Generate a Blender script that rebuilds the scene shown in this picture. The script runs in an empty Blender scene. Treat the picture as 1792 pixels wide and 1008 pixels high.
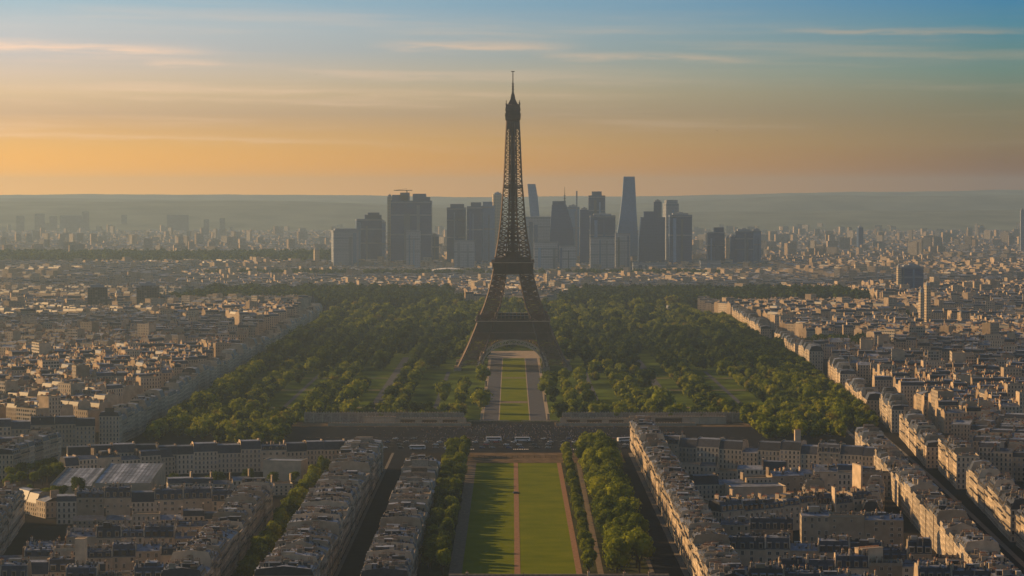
import bpy, math, random
import numpy as np
from mathutils import Vector, Matrix

R = math.radians
SC = bpy.context.scene
COL = SC.collection
# ------------------------------------------------------------------ camera, sky, sun, exposure
F = 4350.0
EYE = 187.0
cam_d = bpy.data.cameras.new('camera')
cam = bpy.data.objects.new('camera', cam_d); COL.objects.link(cam)
cam_d.sensor_width = 36.0; cam_d.lens = F / 1792 * 36.0
cam_d.clip_start = 1.0; cam_d.clip_end = 80000.0
PITCH = math.atan((504 - 345) / F)
cam.location = (0, 0, EYE); cam.rotation_euler = (math.pi / 2 - PITCH, 0, 0)
SC.camera = cam
SC.view_settings.view_transform = 'Standard'; SC.view_settings.look = 'None'
SC.view_settings.gamma = 1.0; SC.view_settings.exposure = 0.32
SC.cycles.max_bounces = 6; SC.cycles.diffuse_bounces = 2; SC.cycles.glossy_bounces = 2
SC.cycles.volume_bounces = 0; SC.cycles.use_denoising = True
SC.cycles.transparent_max_bounces = 8

SUN_EL, SUN_AZ = R(21.0), R(-66.0)          # azimuth from +Y, negative to the left
SUN_STRENGTH = 5.0
SUN_COLOR = (1.0, 0.59, 0.24)
HAZE_DENSITY = 5.5e-5
HAZE_COLOR = (0.58, 0.81, 1.0)
HAZE_ANISO = 0.5

sun_d = bpy.data.lights.new('sun', 'SUN'); sun_d.energy = SUN_STRENGTH; sun_d.angle = R(0.6); sun_d.color = SUN_COLOR
sun = bpy.data.objects.new('sun', sun_d); COL.objects.link(sun)
sdir = Vector((math.sin(SUN_AZ) * math.cos(SUN_EL), math.cos(SUN_AZ) * math.cos(SUN_EL), math.sin(SUN_EL)))
sun.rotation_euler = sdir.to_track_quat('Z', 'Y').to_euler()
sun.location = (-500, 500, 800)


def lin(r, g, b):
    return tuple(((c / 255) / 12.92 if c / 255 <= 0.04045 else ((c / 255 + 0.055) / 1.055) ** 2.4) for c in (r, g, b))


class NT:
    """small helper round a node tree"""
    def __init__(s, tree):
        s.t = tree; s.n = tree.nodes; s.l = tree.links

    def node(s, kind, **kw):
        n = s.n.new(kind)
        for k, v in kw.items():
            setattr(n, k, v)
        return n

    def put(s, sock, v):
        if hasattr(v, 'is_output') or hasattr(v, 'links'):
            s.l.new(v, sock)
        else:
            sock.default_value = v

    def math(s, op, a, b=0.0, c=None, clamp=False):
        n = s.node('ShaderNodeMath', operation=op, use_clamp=clamp)
        s.put(n.inputs[0], a); s.put(n.inputs[1], b)
        if c is not None:
            s.put(n.inputs[2], c)
        return n.outputs[0]

    def ramp(s, fac, stops, interp='LINEAR'):
        n = s.node('ShaderNodeValToRGB'); n.color_ramp.interpolation = interp
        e = n.color_ramp.elements
        while len(e) < len(stops):
            e.new(0.5)
        for el, (p, c) in zip(e, stops):
            el.position = p; el.color = tuple(c)[:3] + (1,)
        s.put(n.inputs[0], fac)
        return n.outputs[0]

    def mix(s, fac, a, b, mode='MIX'):
        n = s.node('ShaderNodeMix', data_type='RGBA', blend_type=mode)
        s.put(n.inputs[0], fac)
        for i, v in ((6, a), (7, b)):
            if isinstance(v, tuple):
                v = tuple(v)[:3] + (1,)
            s.put(n.inputs[i], v)
        return n.outputs[2]

    def noise(s, vec, scale, detail=3.0, rough=0.55, dims='3D'):
        n = s.node('ShaderNodeTexNoise', noise_dimensions=dims)
        if vec is not None:
            s.l.new(vec, n.inputs['Vector'])
        n.inputs['Scale'].default_value = scale; n.inputs['Detail'].default_value = detail
        n.inputs['Roughness'].default_value = rough
        return n.outputs['Fac']

    def smooth(s, v, lo, hi, a=0.0, b=1.0):
        n = s.node('ShaderNodeMapRange', interpolation_type='SMOOTHSTEP')
        s.put(n.inputs[0], v)
        for i, x in zip((1, 2, 3, 4), (lo, hi, a, b)):
            n.inputs[i].default_value = x
        return n.outputs[0]


world = bpy.data.worlds.new('World'); SC.world = world; world.use_nodes = True
w = NT(world.node_tree); w.n.clear()
SKY_STRENGTH = 0.06
sky = w.node('ShaderNodeTexSky', sky_type='NISHITA', sun_disc=False)
sky.sun_elevation = SUN_EL; sky.sun_rotation = SUN_AZ; sky.altitude = 200
sky.air_density = 1.0; sky.dust_density = 1.5; sky.ozone_density = 2.0
tc = w.node('ShaderNodeTexCoord')
sep = w.node('ShaderNodeSeparateXYZ'); w.l.new(tc.outputs['Generated'], sep.inputs[0])
el = sep.outputs[2]
az = w.math('ARCTAN2', sep.outputs[0], sep.outputs[1])
elf = w.math('DIVIDE', el, 0.10, clamp=True)
ROWS = (0.0016, 0.0103, 0.0218, 0.0333, 0.0414, 0.0494, 0.0586, 0.0678, 0.0770)
#RAMP
LEFT = [(1.22, 0.497, 0.02), (1.089, 0.444, 0.01), (0.813, 0.417, 0.101), (0.57, 0.373, 0.215), (0.633, 0.446, 0.262), (0.603, 0.471, 0.355), (0.48, 0.457, 0.441), (0.456, 0.474, 0.473), (0.326, 0.437, 0.49)]
RIGHT = [(0.192, 0.064, 0.02), (0.171, 0.057, 0.01), (0.193, 0.129, 0.058), (0.168, 0.149, 0.087), (0.148, 0.168, 0.118), (0.12, 0.192, 0.159), (0.085, 0.192, 0.202), (0.065, 0.195, 0.258), (0.046, 0.181, 0.298)]
#ENDRAMP
cl = w.ramp(elf, [(p / 0.1, c) for p, c in zip(ROWS, LEFT)])
cr = w.ramp(elf, [(p / 0.1, c) for p, c in zip(ROWS, RIGHT)])
azf = w.math('DIVIDE', w.math('ADD', az, 0.195), 0.39, clamp=True)
grad = w.mix(azf, cl, cr)
# cirrus: thin streaks, longer along the horizon
cv = w.node('ShaderNodeCombineXYZ')
w.l.new(w.math('MULTIPLY', az, 5.0), cv.inputs[0])
w.l.new(w.math('MULTIPLY', w.math('ADD', el, w.math('MULTIPLY', az, 0.012)), 95.0), cv.inputs[1])
n1 = w.noise(cv.outputs[0], 1.0, 5.0, 0.6)
wisps = w.smooth(n1, 0.47, 0.74)
band = w.math('MULTIPLY', w.smooth(el, 0.012, 0.030), w.smooth(el, 0.085, 0.06))
wisps = w.math('MULTIPLY', wisps, band)
cv2 = w.node('ShaderNodeCombineXYZ')
w.l.new(w.math('MULTIPLY', az, 26.0), cv2.inputs[0])
w.l.new(w.math('MULTIPLY', el, 260.0), cv2.inputs[1])
n2 = w.noise(cv2.outputs[0], 1.0, 4.0, 0.6)
warp = w.math('MULTIPLY', w.math('SUBTRACT', n2, 0.5), 0.006)
streaks = None
for a0, a1, e0, tilt, th, amp in ((-0.24, -0.105, 0.0590, -0.016, 0.0017, 0.95), (-0.150, -0.110, 0.0535, -0.01, 0.0010, 0.5), (-0.062, 0.036, 0.0605, 0.0, 0.0019, 0.8),
                                  (0.00, 0.115, 0.0560, -0.02, 0.0014, 0.7), (0.090, 0.235, 0.0655, -0.016, 0.0012, 0.65), (-0.22, 0.06, 0.0425, -0.012, 0.0015, 0.30),
                                  (-0.25, -0.02, 0.0235, -0.022, 0.0013, 0.38), (0.11, 0.24, 0.0555, -0.006, 0.0012, 0.30), (-0.10, 0.12, 0.0475, -0.02, 0.0016, 0.32), (-0.2, 0.0, 0.0385, -0.02, 0.001, 0.25)):
    d = w.math('SUBTRACT', w.math('ADD', el, warp), w.math('ADD', w.math('MULTIPLY', az, tilt), e0 - tilt * (a0 + a1) / 2))
    d = w.math('DIVIDE', d, th)
    g = w.math('POWER', 2.718, w.math('MULTIPLY', w.math('MULTIPLY', d, d), -1.0))
    m = w.math('MULTIPLY', w.smooth(az, a0, a0 + (a1 - a0) * 0.3), w.smooth(az, a1, a1 - (a1 - a0) * 0.4))
    g = w.math('MULTIPLY', w.math('MULTIPLY', g, m), amp * 0.75)
    g = w.math('MULTIPLY', g, w.smooth(n2, 0.28, 0.62, 0.25, 1.0))
    streaks = g if streaks is None else w.math('ADD', streaks, g)
cloud_l = w.mix(azf, lin(245, 205, 172), lin(160, 146, 124))
cloud_fac = w.math('ADD', w.math('MULTIPLY', wisps, 0.36), streaks, clamp=True)
grad = w.mix(cloud_fac, grad, cloud_l)
gradk = w.node('ShaderNodeVectorMath', operation='SCALE'); w.l.new(grad, gradk.inputs[0]); gradk.inputs['Scale'].default_value = 1.0 / SKY_STRENGTH
upper = w.math('MAXIMUM', w.smooth(el, 0.08, 0.25), w.smooth(w.math('ABSOLUTE', az), 0.35, 0.9))
final = w.mix(upper, gradk.outputs[0], sky.outputs[0])
bg = w.node('ShaderNodeBackground'); w.l.new(final, bg.inputs[0]); bg.inputs[1].default_value = SKY_STRENGTH
wo = w.node('ShaderNodeOutputWorld'); w.l.new(bg.outputs[0], wo.inputs[0])


# ------------------------------------------------------------------ helpers
def at(px, py, z=0.0):
    """photo pixel -> point of the horizontal plane z"""
    dx, dy = (px - 896) / F, (504 - py) / F
    y = math.cos(PITCH) + dy * math.sin(PITCH); zz = dy * math.cos(PITCH) - math.sin(PITCH)
    k = (z - EYE) / zz
    return (dx * k, y * k)


MATS = {}


def material(name):
    m = bpy.data.materials.new(name); m.use_nodes = True
    nt = NT(m.node_tree)
    b = nt.n['Principled BSDF']
    b.inputs['Specular IOR Level'].default_value = 0.3
    MATS[name] = m
    return m, nt, b


def simple(name, col, rough=0.8, metal=0.0, var=0.25, scale=0.3, spec=None, tint=0.0):
    m, nt, b = material(name)
    geo = nt.node('ShaderNodeNewGeometry')
    n = nt.noise(geo.outputs['Position'], scale, 4.0)
    lo = tuple(c * (1 - var) for c in col); hi = tuple(min(1, c * (1 + var)) for c in col)
    c = nt.ramp(n, [(0.3, lo), (0.7, hi)])
    if tint:
        a = nt.node('ShaderNodeAttribute', attribute_name='tint')
        f = nt.math('MULTIPLY_ADD', a.outputs['Fac'], 2 * tint, 1 - tint)
        s = nt.node('ShaderNodeVectorMath', operation='SCALE'); nt.l.new(c, s.inputs[0]); nt.l.new(f, s.inputs['Scale'])
        c = s.outputs[0]
    nt.l.new(c, b.inputs['Base Color'])
    b.inputs['Roughness'].default_value = rough; b.inputs['Metallic'].default_value = metal
    if spec is None and rough >= 0.85:
        spec = 0.0
    if spec is not None:
        b.inputs['Specular IOR Level'].default_value = spec
    return m


simple('ground', (0.025, 0.024, 0.024), 0.95, var=0.35, scale=0.02)
simple('asphalt', (0.018, 0.020, 0.027), 0.9, var=0.3, scale=0.15)
simple('pavement', (0.15, 0.14, 0.125), 0.9, var=0.25, scale=0.3)
simple('park_soil', (0.045, 0.050, 0.022), 0.95, var=0.5, scale=0.05)
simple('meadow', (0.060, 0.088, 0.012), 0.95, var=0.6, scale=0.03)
simple('alley', (0.085, 0.090, 0.105), 0.9, var=0.25, scale=0.3)
simple('pale_gravel', (0.30, 0.25, 0.19), 0.95, var=0.2, scale=0.2)
simple('gravel', (0.17, 0.14, 0.105), 0.95, var=0.25, scale=0.4)
simple('red_gravel', (0.24, 0.145, 0.09), 0.95, var=0.25, scale=0.6)
simple('dry_ground', (0.12, 0.088, 0.055), 0.95, var=0.45, scale=0.15)
simple('slate', (0.034, 0.038, 0.050), 0.45, var=0.35, scale=0.5, tint=0.5)
simple('zinc', (0.125, 0.145, 0.185), 0.55, var=0.5, scale=0.5, tint=0.65)
simple('party', (0.42, 0.335, 0.24), 0.9, var=0.22, scale=0.22, tint=0.4)
simple('trim', (0.36, 0.31, 0.24), 0.85, var=0.15, scale=0.5, tint=0.25)
simple('brick', (0.25, 0.205, 0.16), 0.9, var=0.3, scale=0.7, tint=0.6)
simple('pots', (0.24, 0.12, 0.075), 0.85, var=0.3, scale=1.5)
simple('dark_iron', (0.03, 0.03, 0.033), 0.6, var=0.2, scale=1)
simple('window_glass', (0.02, 0.023, 0.028), 0.12, var=0.3, scale=0.5, spec=0.6)
simple('window_frame', (0.55, 0.53, 0.48), 0.7, var=0.1, scale=1)
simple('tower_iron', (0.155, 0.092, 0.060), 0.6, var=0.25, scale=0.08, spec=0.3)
simple('tower_iron_sun_tint', (0.46, 0.34, 0.24), 0.6, var=0.2, scale=0.1)  # same iron, paler: sunlight on arches and platform rims put into the colour
simple('masonry', (0.27, 0.22, 0.16), 0.9, var=0.2, scale=0.2)
simple('pale_stone', (0.44, 0.36, 0.26), 0.9, var=0.22, scale=0.12)
simple('white_paint', (0.72, 0.70, 0.66), 0.7, var=0.08, scale=0.6)
simple('bark', (0.07, 0.05, 0.035), 0.95, var=0.3, scale=2.0)
simple('hill', (0.11, 0.13, 0.10), 1.0, var=0.45, scale=0.004, spec=0.0)
simple('roof_glass', (0.17, 0.19, 0.23), 0.5, var=0.75, scale=0.16, spec=0.3, tint=0.5)
simple('cloth_dark', (0.05, 0.05, 0.06), 0.9, var=0.3, scale=4)
simple('cloth_light', (0.30, 0.29, 0.30), 0.9, var=0.3, scale=4)
simple('skin', (0.45, 0.28, 0.2), 0.7, var=0.1, scale=4)
simple('tyre', (0.02, 0.02, 0.02), 0.9, var=0.2, scale=4)


def grass_mat():
    m, nt, b = material('grass')
    geo = nt.node('ShaderNodeNewGeometry')
    n1 = nt.noise(geo.outputs['Position'], 0.045, 5.0, 0.6)
    n2 = nt.noise(geo.outputs['Position'], 1.3, 3.0, 0.7)
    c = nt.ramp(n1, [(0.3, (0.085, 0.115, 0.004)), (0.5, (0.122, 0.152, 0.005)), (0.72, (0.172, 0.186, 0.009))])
    sp = nt.node('ShaderNodeSeparateXYZ'); nt.l.new(geo.outputs['Position'], sp.inputs[0])
    st = nt.math('SINE', nt.math('MULTIPLY', sp.outputs[1], 0.35))        # mowing bands across the lawn
    c = nt.mix(nt.math('MULTIPLY_ADD', st, 0.20, 0.22), c, (0.14, 0.16, 0.009))
    c = nt.mix(nt.smooth(n2, 0.35, 0.75, 0.0, 0.45), c, (0.055, 0.080, 0.004))
    n3 = nt.noise(geo.outputs['Position'], 0.12, 6.0, 0.7)
    c = nt.mix(nt.smooth(n3, 0.60, 0.76, 0.0, 0.6), c, (0.17, 0.14, 0.04))
    nt.l.new(c, b.inputs['Base Color']); b.inputs['Roughness'].default_value = 0.95; b.inputs['Specular IOR Level'].default_value = 0.0
grass_mat()


def facade_mat(name, wall, glass, frame=(0.5, 0.47, 0.42), wx=(0.30, 0.70), wy=(0.18, 0.78), bands=True, tint=0.35, vary=True):
    """wall with a regular grid of windows; UVs count windows across and storeys up"""
    m, nt, b = material(name)
    uv = nt.node('ShaderNodeUVMap')
    sp = nt.node('ShaderNodeSeparateXYZ'); nt.l.new(uv.outputs[0], sp.inputs[0])
    fu = nt.math('FRACT', sp.outputs[0]); fv = nt.math('FRACT', sp.outputs[1])

    def inside(v, lo, hi):
        return nt.math('MULTIPLY', nt.math('GREATER_THAN', v, lo), nt.math('LESS_THAN', v, hi))
    win = nt.math('MULTIPLY', inside(fu, *wx), inside(fv, *wy))
    fr = nt.math('MULTIPLY', inside(fu, wx[0] - 0.06, wx[1] + 0.06), inside(fv, wy[0] - 0.05, wy[1] + 0.06))
    a = nt.node('ShaderNodeAttribute', attribute_name='tint')
    geo = nt.node('ShaderNodeNewGeometry')
    n = nt.noise(geo.outputs['Position'], 0.25, 4.0)
    f = nt.math('MULTIPLY', nt.math('MULTIPLY_ADD', a.outputs['Fac'], 2 * tint, 1 - tint), nt.math('MULTIPLY_ADD', n, 0.5, 0.75))
    s = nt.node('ShaderNodeVectorMath', operation='SCALE'); s.inputs[0].default_value = wall; nt.l.new(f, s.inputs['Scale'])
    c = s.outputs[0]
    if bands:
        c = nt.mix(nt.math('MULTIPLY', nt.math('LESS_THAN', fv, 0.10), 0.55), c, (0.12, 0.11, 0.10))
    c = nt.mix(nt.math('MULTIPLY', fr, 0.6), c, frame)
    # every pane a little different: blinds, curtains, open windows
    cell = nt.node('ShaderNodeCombineXYZ')
    nt.l.new(nt.math('FLOOR', sp.outputs[0]), cell.inputs[0]); nt.l.new(nt.math('FLOOR', sp.outputs[1]), cell.inputs[1]); nt.l.new(a.outputs['Fac'], cell.inputs[2])
    wn = nt.node('ShaderNodeTexWhiteNoise'); nt.l.new(cell.outputs[0], wn.inputs[0])
    g = nt.ramp(wn.outputs[0], [(0.0, glass), (0.72, glass), (0.78, tuple(c * 3 + 0.05 for c in glass)), (1.0, tuple(c * 4 + 0.10 for c in glass))])
    c = nt.mix(win, c, g if vary else nt.mix(wn.outputs[0], glass, tuple(c * 1.25 for c in glass)))
    nt.l.new(c, b.inputs['Base Color'])
    nt.l.new(nt.math('MULTIPLY_ADD', win, -0.6, 0.85), b.inputs['Roughness'])
    return m


facade_mat('facade', (0.46, 0.38, 0.28), (0.022, 0.022, 0.024))
facade_mat('facade_pale', (0.50, 0.395, 0.27), (0.03, 0.03, 0.034))
facade_mat('slab_facade', (0.40, 0.36, 0.30), (0.03, 0.035, 0.04), wx=(0.12, 0.88), wy=(0.30, 0.85), bands=False)
simple('tower_band', (0.13, 0.16, 0.20), 0.6, var=0.15, scale=0.05, tint=0.4)
facade_mat('slab_dark', (0.075, 0.065, 0.055), (0.03, 0.03, 0.032), frame=(0.3, 0.25, 0.19), wx=(0.1, 0.9), wy=(0.2, 0.9), bands=False)
facade_mat('tower_glass_dark', (0.040, 0.090, 0.21), (0.022, 0.055, 0.15), frame=(0.05, 0.09, 0.19), wx=(0.06, 0.94), wy=(0.25, 0.95), bands=False, tint=0.3, vary=False)
facade_mat('tower_glass_blue', (0.15, 0.25, 0.38), (0.10, 0.19, 0.33), frame=(0.15, 0.23, 0.34), wx=(0.08, 0.92), wy=(0.12, 0.9), bands=False, tint=0.3, vary=False)
facade_mat('tower_panel', (0.30, 0.33, 0.37), (0.16, 0.19, 0.23), frame=(0.30, 0.33, 0.37), wx=(0.15, 0.85), wy=(0.25, 0.8), bands=False, tint=0.3, vary=False)
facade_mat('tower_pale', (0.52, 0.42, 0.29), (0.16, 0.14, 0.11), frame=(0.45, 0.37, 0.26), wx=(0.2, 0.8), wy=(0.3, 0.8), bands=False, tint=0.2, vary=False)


def leaf_mat(name, use_obj):
    m, nt, b = material(name)
    a = nt.node('ShaderNodeAttribute', attribute_name='tint')
    v = a.outputs['Fac']
    if use_obj:
        oi = nt.node('ShaderNodeObjectInfo')
        v = nt.math('ADD', nt.math('MULTIPLY', v, 0.45), nt.math('MULTIPLY', oi.outputs['Random'], 0.55))
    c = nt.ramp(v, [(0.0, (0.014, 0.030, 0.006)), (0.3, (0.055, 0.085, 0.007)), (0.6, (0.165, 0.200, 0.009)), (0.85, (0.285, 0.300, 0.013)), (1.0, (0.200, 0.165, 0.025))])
    nt.l.new(c, b.inputs['Base Color']); b.inputs['Roughness'].default_value = 0.8; b.inputs['Specular IOR Level'].default_value = 0.03
    tr = nt.node('ShaderNodeBsdfTranslucent'); nt.l.new(c, tr.inputs[0])
    mx = nt.node('ShaderNodeMixShader'); mx.inputs[0].default_value = 0.35
    out = nt.n['Material Output']
    nt.l.new(b.outputs[0], mx.inputs[1]); nt.l.new(tr.outputs[0], mx.inputs[2]); nt.l.new(mx.outputs[0], out.inputs[0])
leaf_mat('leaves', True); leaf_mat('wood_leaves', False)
for nm, c in (('car_white', (0.7, 0.7, 0.7)), ('car_black', (0.015, 0.015, 0.018)), ('car_grey', (0.25, 0.26, 0.27)), ('car_red', (0.35, 0.03, 0.025)), ('car_blue', (0.04, 0.07, 0.2))):
    simple(nm, c, 0.3, var=0.03, scale=1, spec=0.6)


class MB:
    """collects faces, builds ONE mesh object"""
    def __init__(s):
        s.v = []; s.f = []; s.m = []; s.uv = []; s.t = []; s.T = None; s.tint = 0.5

    def face(s, pts, mat, uv=None):
        i = len(s.v)
        if s.T:
            ca, sa, ox, oy, oz = s.T
            pts = [(ca * x - sa * y + ox, sa * x + ca * y + oy, z + oz) for x, y, z in pts]
        s.v.extend(pts); n = len(pts)
        s.f.append(tuple(range(i, i + n))); s.m.append(mat); s.t.append(s.tint)
        s.uv.extend(uv if uv else [(0.0, 0.0)] * n)

    def box(s, x0, x1, y0, y1, z0, z1, mat, top=None, bottom=False, cells=None):
        """cells = (window width, storey height): windows as UVs on the sides"""
        a, b, c, d = (x0, y0), (x1, y0), (x1, y1), (x0, y1)
        for p, q in ((a, b), (b, c), (c, d), (d, a)):
            uv = None
            if cells:
                n = max(1, round(math.hypot(q[0] - p[0], q[1] - p[1]) / cells[0])); k = max(1, round((z1 - z0) / cells[1]))
                uv = [(0, 0), (n, 0), (n, k), (0, k)]
            s.face([p + (z0,), q + (z0,), q + (z1,), p + (z1,)], mat, uv)
        s.face([a + (z1,), b + (z1,), c + (z1,), d + (z1,)], top or mat)
        if bottom:
            s.face([d + (z0,), c + (z0,), b + (z0,), a + (z0,)], mat)

    def bar(s, p, q, t, mat, t2=None):
        """square strut between two points"""
        p, q = Vector(p), Vector(q); d = q - p
        if d.length < 1e-6:
            return
        d.normalize()
        u = d.cross(Vector((0, 0, 1)))
        if u.length < 1e-3:
            u = d.cross(Vector((1, 0, 0)))
        u.normalize(); w_ = d.cross(u)
        t2 = t if t2 is None else t2
        A = [p + (u * i + w_ * j) * t / 2 for i, j in ((-1, -1), (1, -1), (1, 1), (-1, 1))]
        B = [q + (u * i + w_ * j) * t2 / 2 for i, j in ((-1, -1), (1, -1), (1, 1), (-1, 1))]
        for k in range(4):
            l = (k + 1) % 4
            s.face([tuple(A[l]), tuple(A[k]), tuple(B[k]), tuple(B[l])], mat)
        s.face([tuple(x) for x in A], mat); s.face([tuple(x) for x in reversed(B)], mat)

    def mesh(s, name):
        me = bpy.data.meshes.new(name)
        me.from_pydata(s.v, [], s.f)
        keys = list(dict.fromkeys(s.m)); ix = {k: i for i, k in enumerate(keys)}
        for k in keys:
            me.materials.append(MATS[k])
        me.polygons.foreach_set('material_index', [ix[k] for k in s.m])
        uvl = me.uv_layers.new(name='UVMap')
        uvl.data.foreach_set('uv', np.array(s.uv, dtype=np.float32).ravel())
        at_ = me.attributes.new('tint', 'FLOAT', 'FACE'); at_.data.foreach_set('value', s.t)
        me.update()
        return me

    def build(s, name, parent=None):
        return link(name, s.mesh(name), parent)


def link(name, data, parent=None, loc=None, rz=0.0):
    o = bpy.data.objects.new(name, data); COL.objects.link(o)
    if parent is not None:
        o.parent = parent
    if loc:
        o.location = loc
    if rz:
        o.rotation_euler = (0, 0, rz)
    return o


def tag(o, label=None, cat=None, group=None, kind=None):
    for k, v in (('label', label), ('category', cat), ('group', group), ('kind', kind)):
        if v:
            o[k] = v
    return o


def thing(name, label, cat, loc=(0, 0, 0), rz=0.0, group=None):
    return tag(link(name, None, None, loc, rz), label, cat, group)


def struct(o):
    o['kind'] = 'structure'; return o


ORD = ['first', 'second', 'third', 'fourth', 'fifth', 'sixth', 'seventh', 'eighth', 'ninth', 'tenth', 'eleventh', 'twelfth', 'thirteenth', 'fourteenth', 'fifteenth', 'sixteenth', 'seventeenth', 'eighteenth', 'nineteenth']
TENS = ['', '', 'twenty', 'thirty', 'forty', 'fifty', 'sixty', 'seventy', 'eighty', 'ninety']


def ordinal(i):            # 1-based
    if i <= 19:
        return ORD[i - 1]
    t, u = divmod(i, 10)
    if u == 0:
        return TENS[t][:-1] + 'ieth'
    return TENS[t] + '-' + ORD[u - 1]


def sheet(name, pts, z, mat, kind='structure'):
    mb = MB(); mb.face([(x, y, z) for x, y in pts], mat)
    o = mb.build(name); o['kind'] = kind
    return o


# ------------------------------------------------------------------ ground, lawns, paths, roads
sheet('ground', [(-6900, -400), (6900, -400), (6900, 20900), (-6900, 20900)], 0.0, 'ground')
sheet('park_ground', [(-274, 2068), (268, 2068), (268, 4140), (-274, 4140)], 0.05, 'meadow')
sheet('near_garden_ground', [(-46, 1190), (70, 1190), (70, 1812), (-46, 1812)], 0.05, 'park_soil')
tag(sheet('lawn', [(-25, 1205), (32, 1205), (32, 1742), (-25, 1742)], 0.12, 'grass', 'stuff'), 'long bright green lawn crossed by tree shadows', 'lawn')
sheet('path', [(1.2, 1200), (4.2, 1200), (4.2, 1752), (1.2, 1752)], 0.20, 'red_gravel')
sheet('gravel_path', [(-31.5, 1200), (-25, 1200), (-25, 1752), (-31.5, 1752)], 0.12, 'gravel')
sheet('gravel_path', [(32, 1200), (35, 1200), (34.5, 1752), (31.5, 1752)], 0.14, 'red_gravel')
sheet('gravel_path', [(42.5, 1200), (45.5, 1200), (48.5, 1790), (45.5, 1790)], 0.12, 'gravel')
sheet('dirt_strip', [(-45, 1743), (80, 1743), (80, 1812), (-45, 1812)], 0.25, 'dry_ground')
sheet('plaza', [(-190, 1814), (232, 1814), (232, 2050), (-190, 2050)], 0.06, 'asphalt')
# street on the sunlit side of the lawn and its kerbs
sheet('street', [(71, 1100), (85, 1100), (86, 1814), (73, 1814)], 0.06, 'asphalt')
sheet('street', [(-86, 1100), (-73, 1100), (-73, 1814), (-86, 1814)], 0.06, 'asphalt')
for x0, x1 in ((69, 71), (85, 87.9), (-72.9, -71.2), (-87.9, -86)):
    mb = MB(); mb.box(x0, x1, 1100, 1812, 0, 0.15, 'pavement'); struct(mb.build('pavement'))
# boulevard
BW = [(234, 1050), (238, 1242), (258, 1640), (270, 1960), (292, 2667), (298, 3783)]      # near kerb line of the boulevard


def lerp(tab, y):
    for (x0, y0), (x1, y1) in zip(tab, tab[1:]):
        if y <= y1 or (x1, y1) == tab[-1]:
            return x0 + (x1 - x0) * (y - y0) / (y1 - y0)


mb = MB()
for (x0, y0), (x1, y1) in zip(BW, BW[1:]):
    mb.face([(x0 - 1, y0, 0.07), (x0 + 20, y0, 0.07), (x1 + 20, y1, 0.07), (x1 - 1, y1, 0.07)], 'asphalt')
struct(mb.build('road'))
for off in (-4, 20):
    mb = MB()
    for (x0, y0), (x1, y1) in zip(BW, BW[1:]):
        mb.face([(x0 + off, y0, 0.15), (x0 + off + 3, y0, 0.15), (x1 + off + 3, y1, 0.15), (x1 + off, y1, 0.15)], 'pavement')
        mb.face([(x0 + off, y0, 0), (x0 + off, y0, 0.15), (x1 + off, y1, 0.15), (x1 + off, y1, 0)], 'pavement')
        mb.face([(x0 + off + 3, y0, 0), (x1 + off + 3, y1, 0), (x1 + off + 3, y1, 0.15), (x0 + off + 3, y0, 0.15)], 'pavement')
    struct(mb.build('pavement'))
mb = MB()
for y in range(1100, 2000, 9):                       # dashed centre line
    x = lerp(BW, y) + 9.5
    mb.face([(x - 0.1, y, 0.11), (x + 0.1, y, 0.11), (x + 0.3, y + 4, 0.11), (x + 0.1, y + 4, 0.11)], 'white_paint')
struct(mb.build('road_marking'))
mb = MB()
for x in np.arange(-60, 70, 1.3):                    # crossings on the plaza
    if abs(x % 40) < 12:
        mb.face([(x, 1836, 0.10), (x + 0.6, 1836, 0.10), (x + 0.6, 1841, 0.10), (x, 1841, 0.10)], 'white_paint')
for x in np.arange(-100, 110, 6):
    mb.face([(x, 1905, 0.10), (x + 3, 1905, 0.10), (x + 3, 1905.4, 0.10), (x, 1905.4, 0.10)], 'white_paint')
for y in (1857, 1878, 1896, 1928):
    for x in np.arange(-160, 180, 7.5):
        mb.face([(x, y, 0.10), (x + 3.2, y, 0.10), (x + 3.2, y + 0.25, 0.10), (x, y + 0.25, 0.10)], 'white_paint')
struct(mb.build('road_marking'))
# avenue along the shaded park edge
sheet('road', [(-294, 1700), (-282, 1700), (-278, 3800), (-290, 3800)], 0.07, 'asphalt')
# far lawn and the alleys to the iron tower
tag(sheet('lawn', [(-10.5, 2082), (14.5, 2082), (14.5, 2250), (-10.5, 2250)], 0.12, 'grass', 'stuff'), 'short green lawn in the park just beyond the plaza', 'lawn')
tag(sheet('lawn', [(-10.5, 2275), (14.5, 2275), (14.5, 2880), (-10.5, 2880)], 0.12, 'grass', 'stuff'), 'green lawn running up to the arch of the iron tower', 'lawn')
for x0, x1 in ((-24, -11.3), (15.3, 29)):
    sheet('path', [(x0, 2070), (x1, 2070), (x1, 2900), (x0, 2900)], 0.12, 'alley')
for x0, x1 in ((-11.3, -10.5), (14.5, 15.3), (-27, -24), (29, 32)):
    sheet('gravel_path', [(x0, 2070), (x1, 2070), (x1, 2880), (x0, 2880)], 0.13, 'pale_gravel')
sheet('gravel_path', [(-10.5, 2251), (14.5, 2251), (14.5, 2274), (-10.5, 2274)], 0.13, 'gravel')
sheet('gravel_path', [(-29, 2881), (34, 2881), (34, 3020), (-29, 3020)], 0.16, 'pale_gravel')
sheet('gravel_path', [(-10.5, 2560), (14.5, 2560), (14.5, 2572), (-10.5, 2572)], 0.16, 'gravel')
sheet('gravel_path', [(-127, 2090), (-118, 2090), (-118, 2900), (-127, 2900)], 0.12, 'alley')
sheet('gravel_path', [(139, 2090), (148, 2090), (148, 2900), (139, 2900)], 0.12, 'alley')

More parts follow.
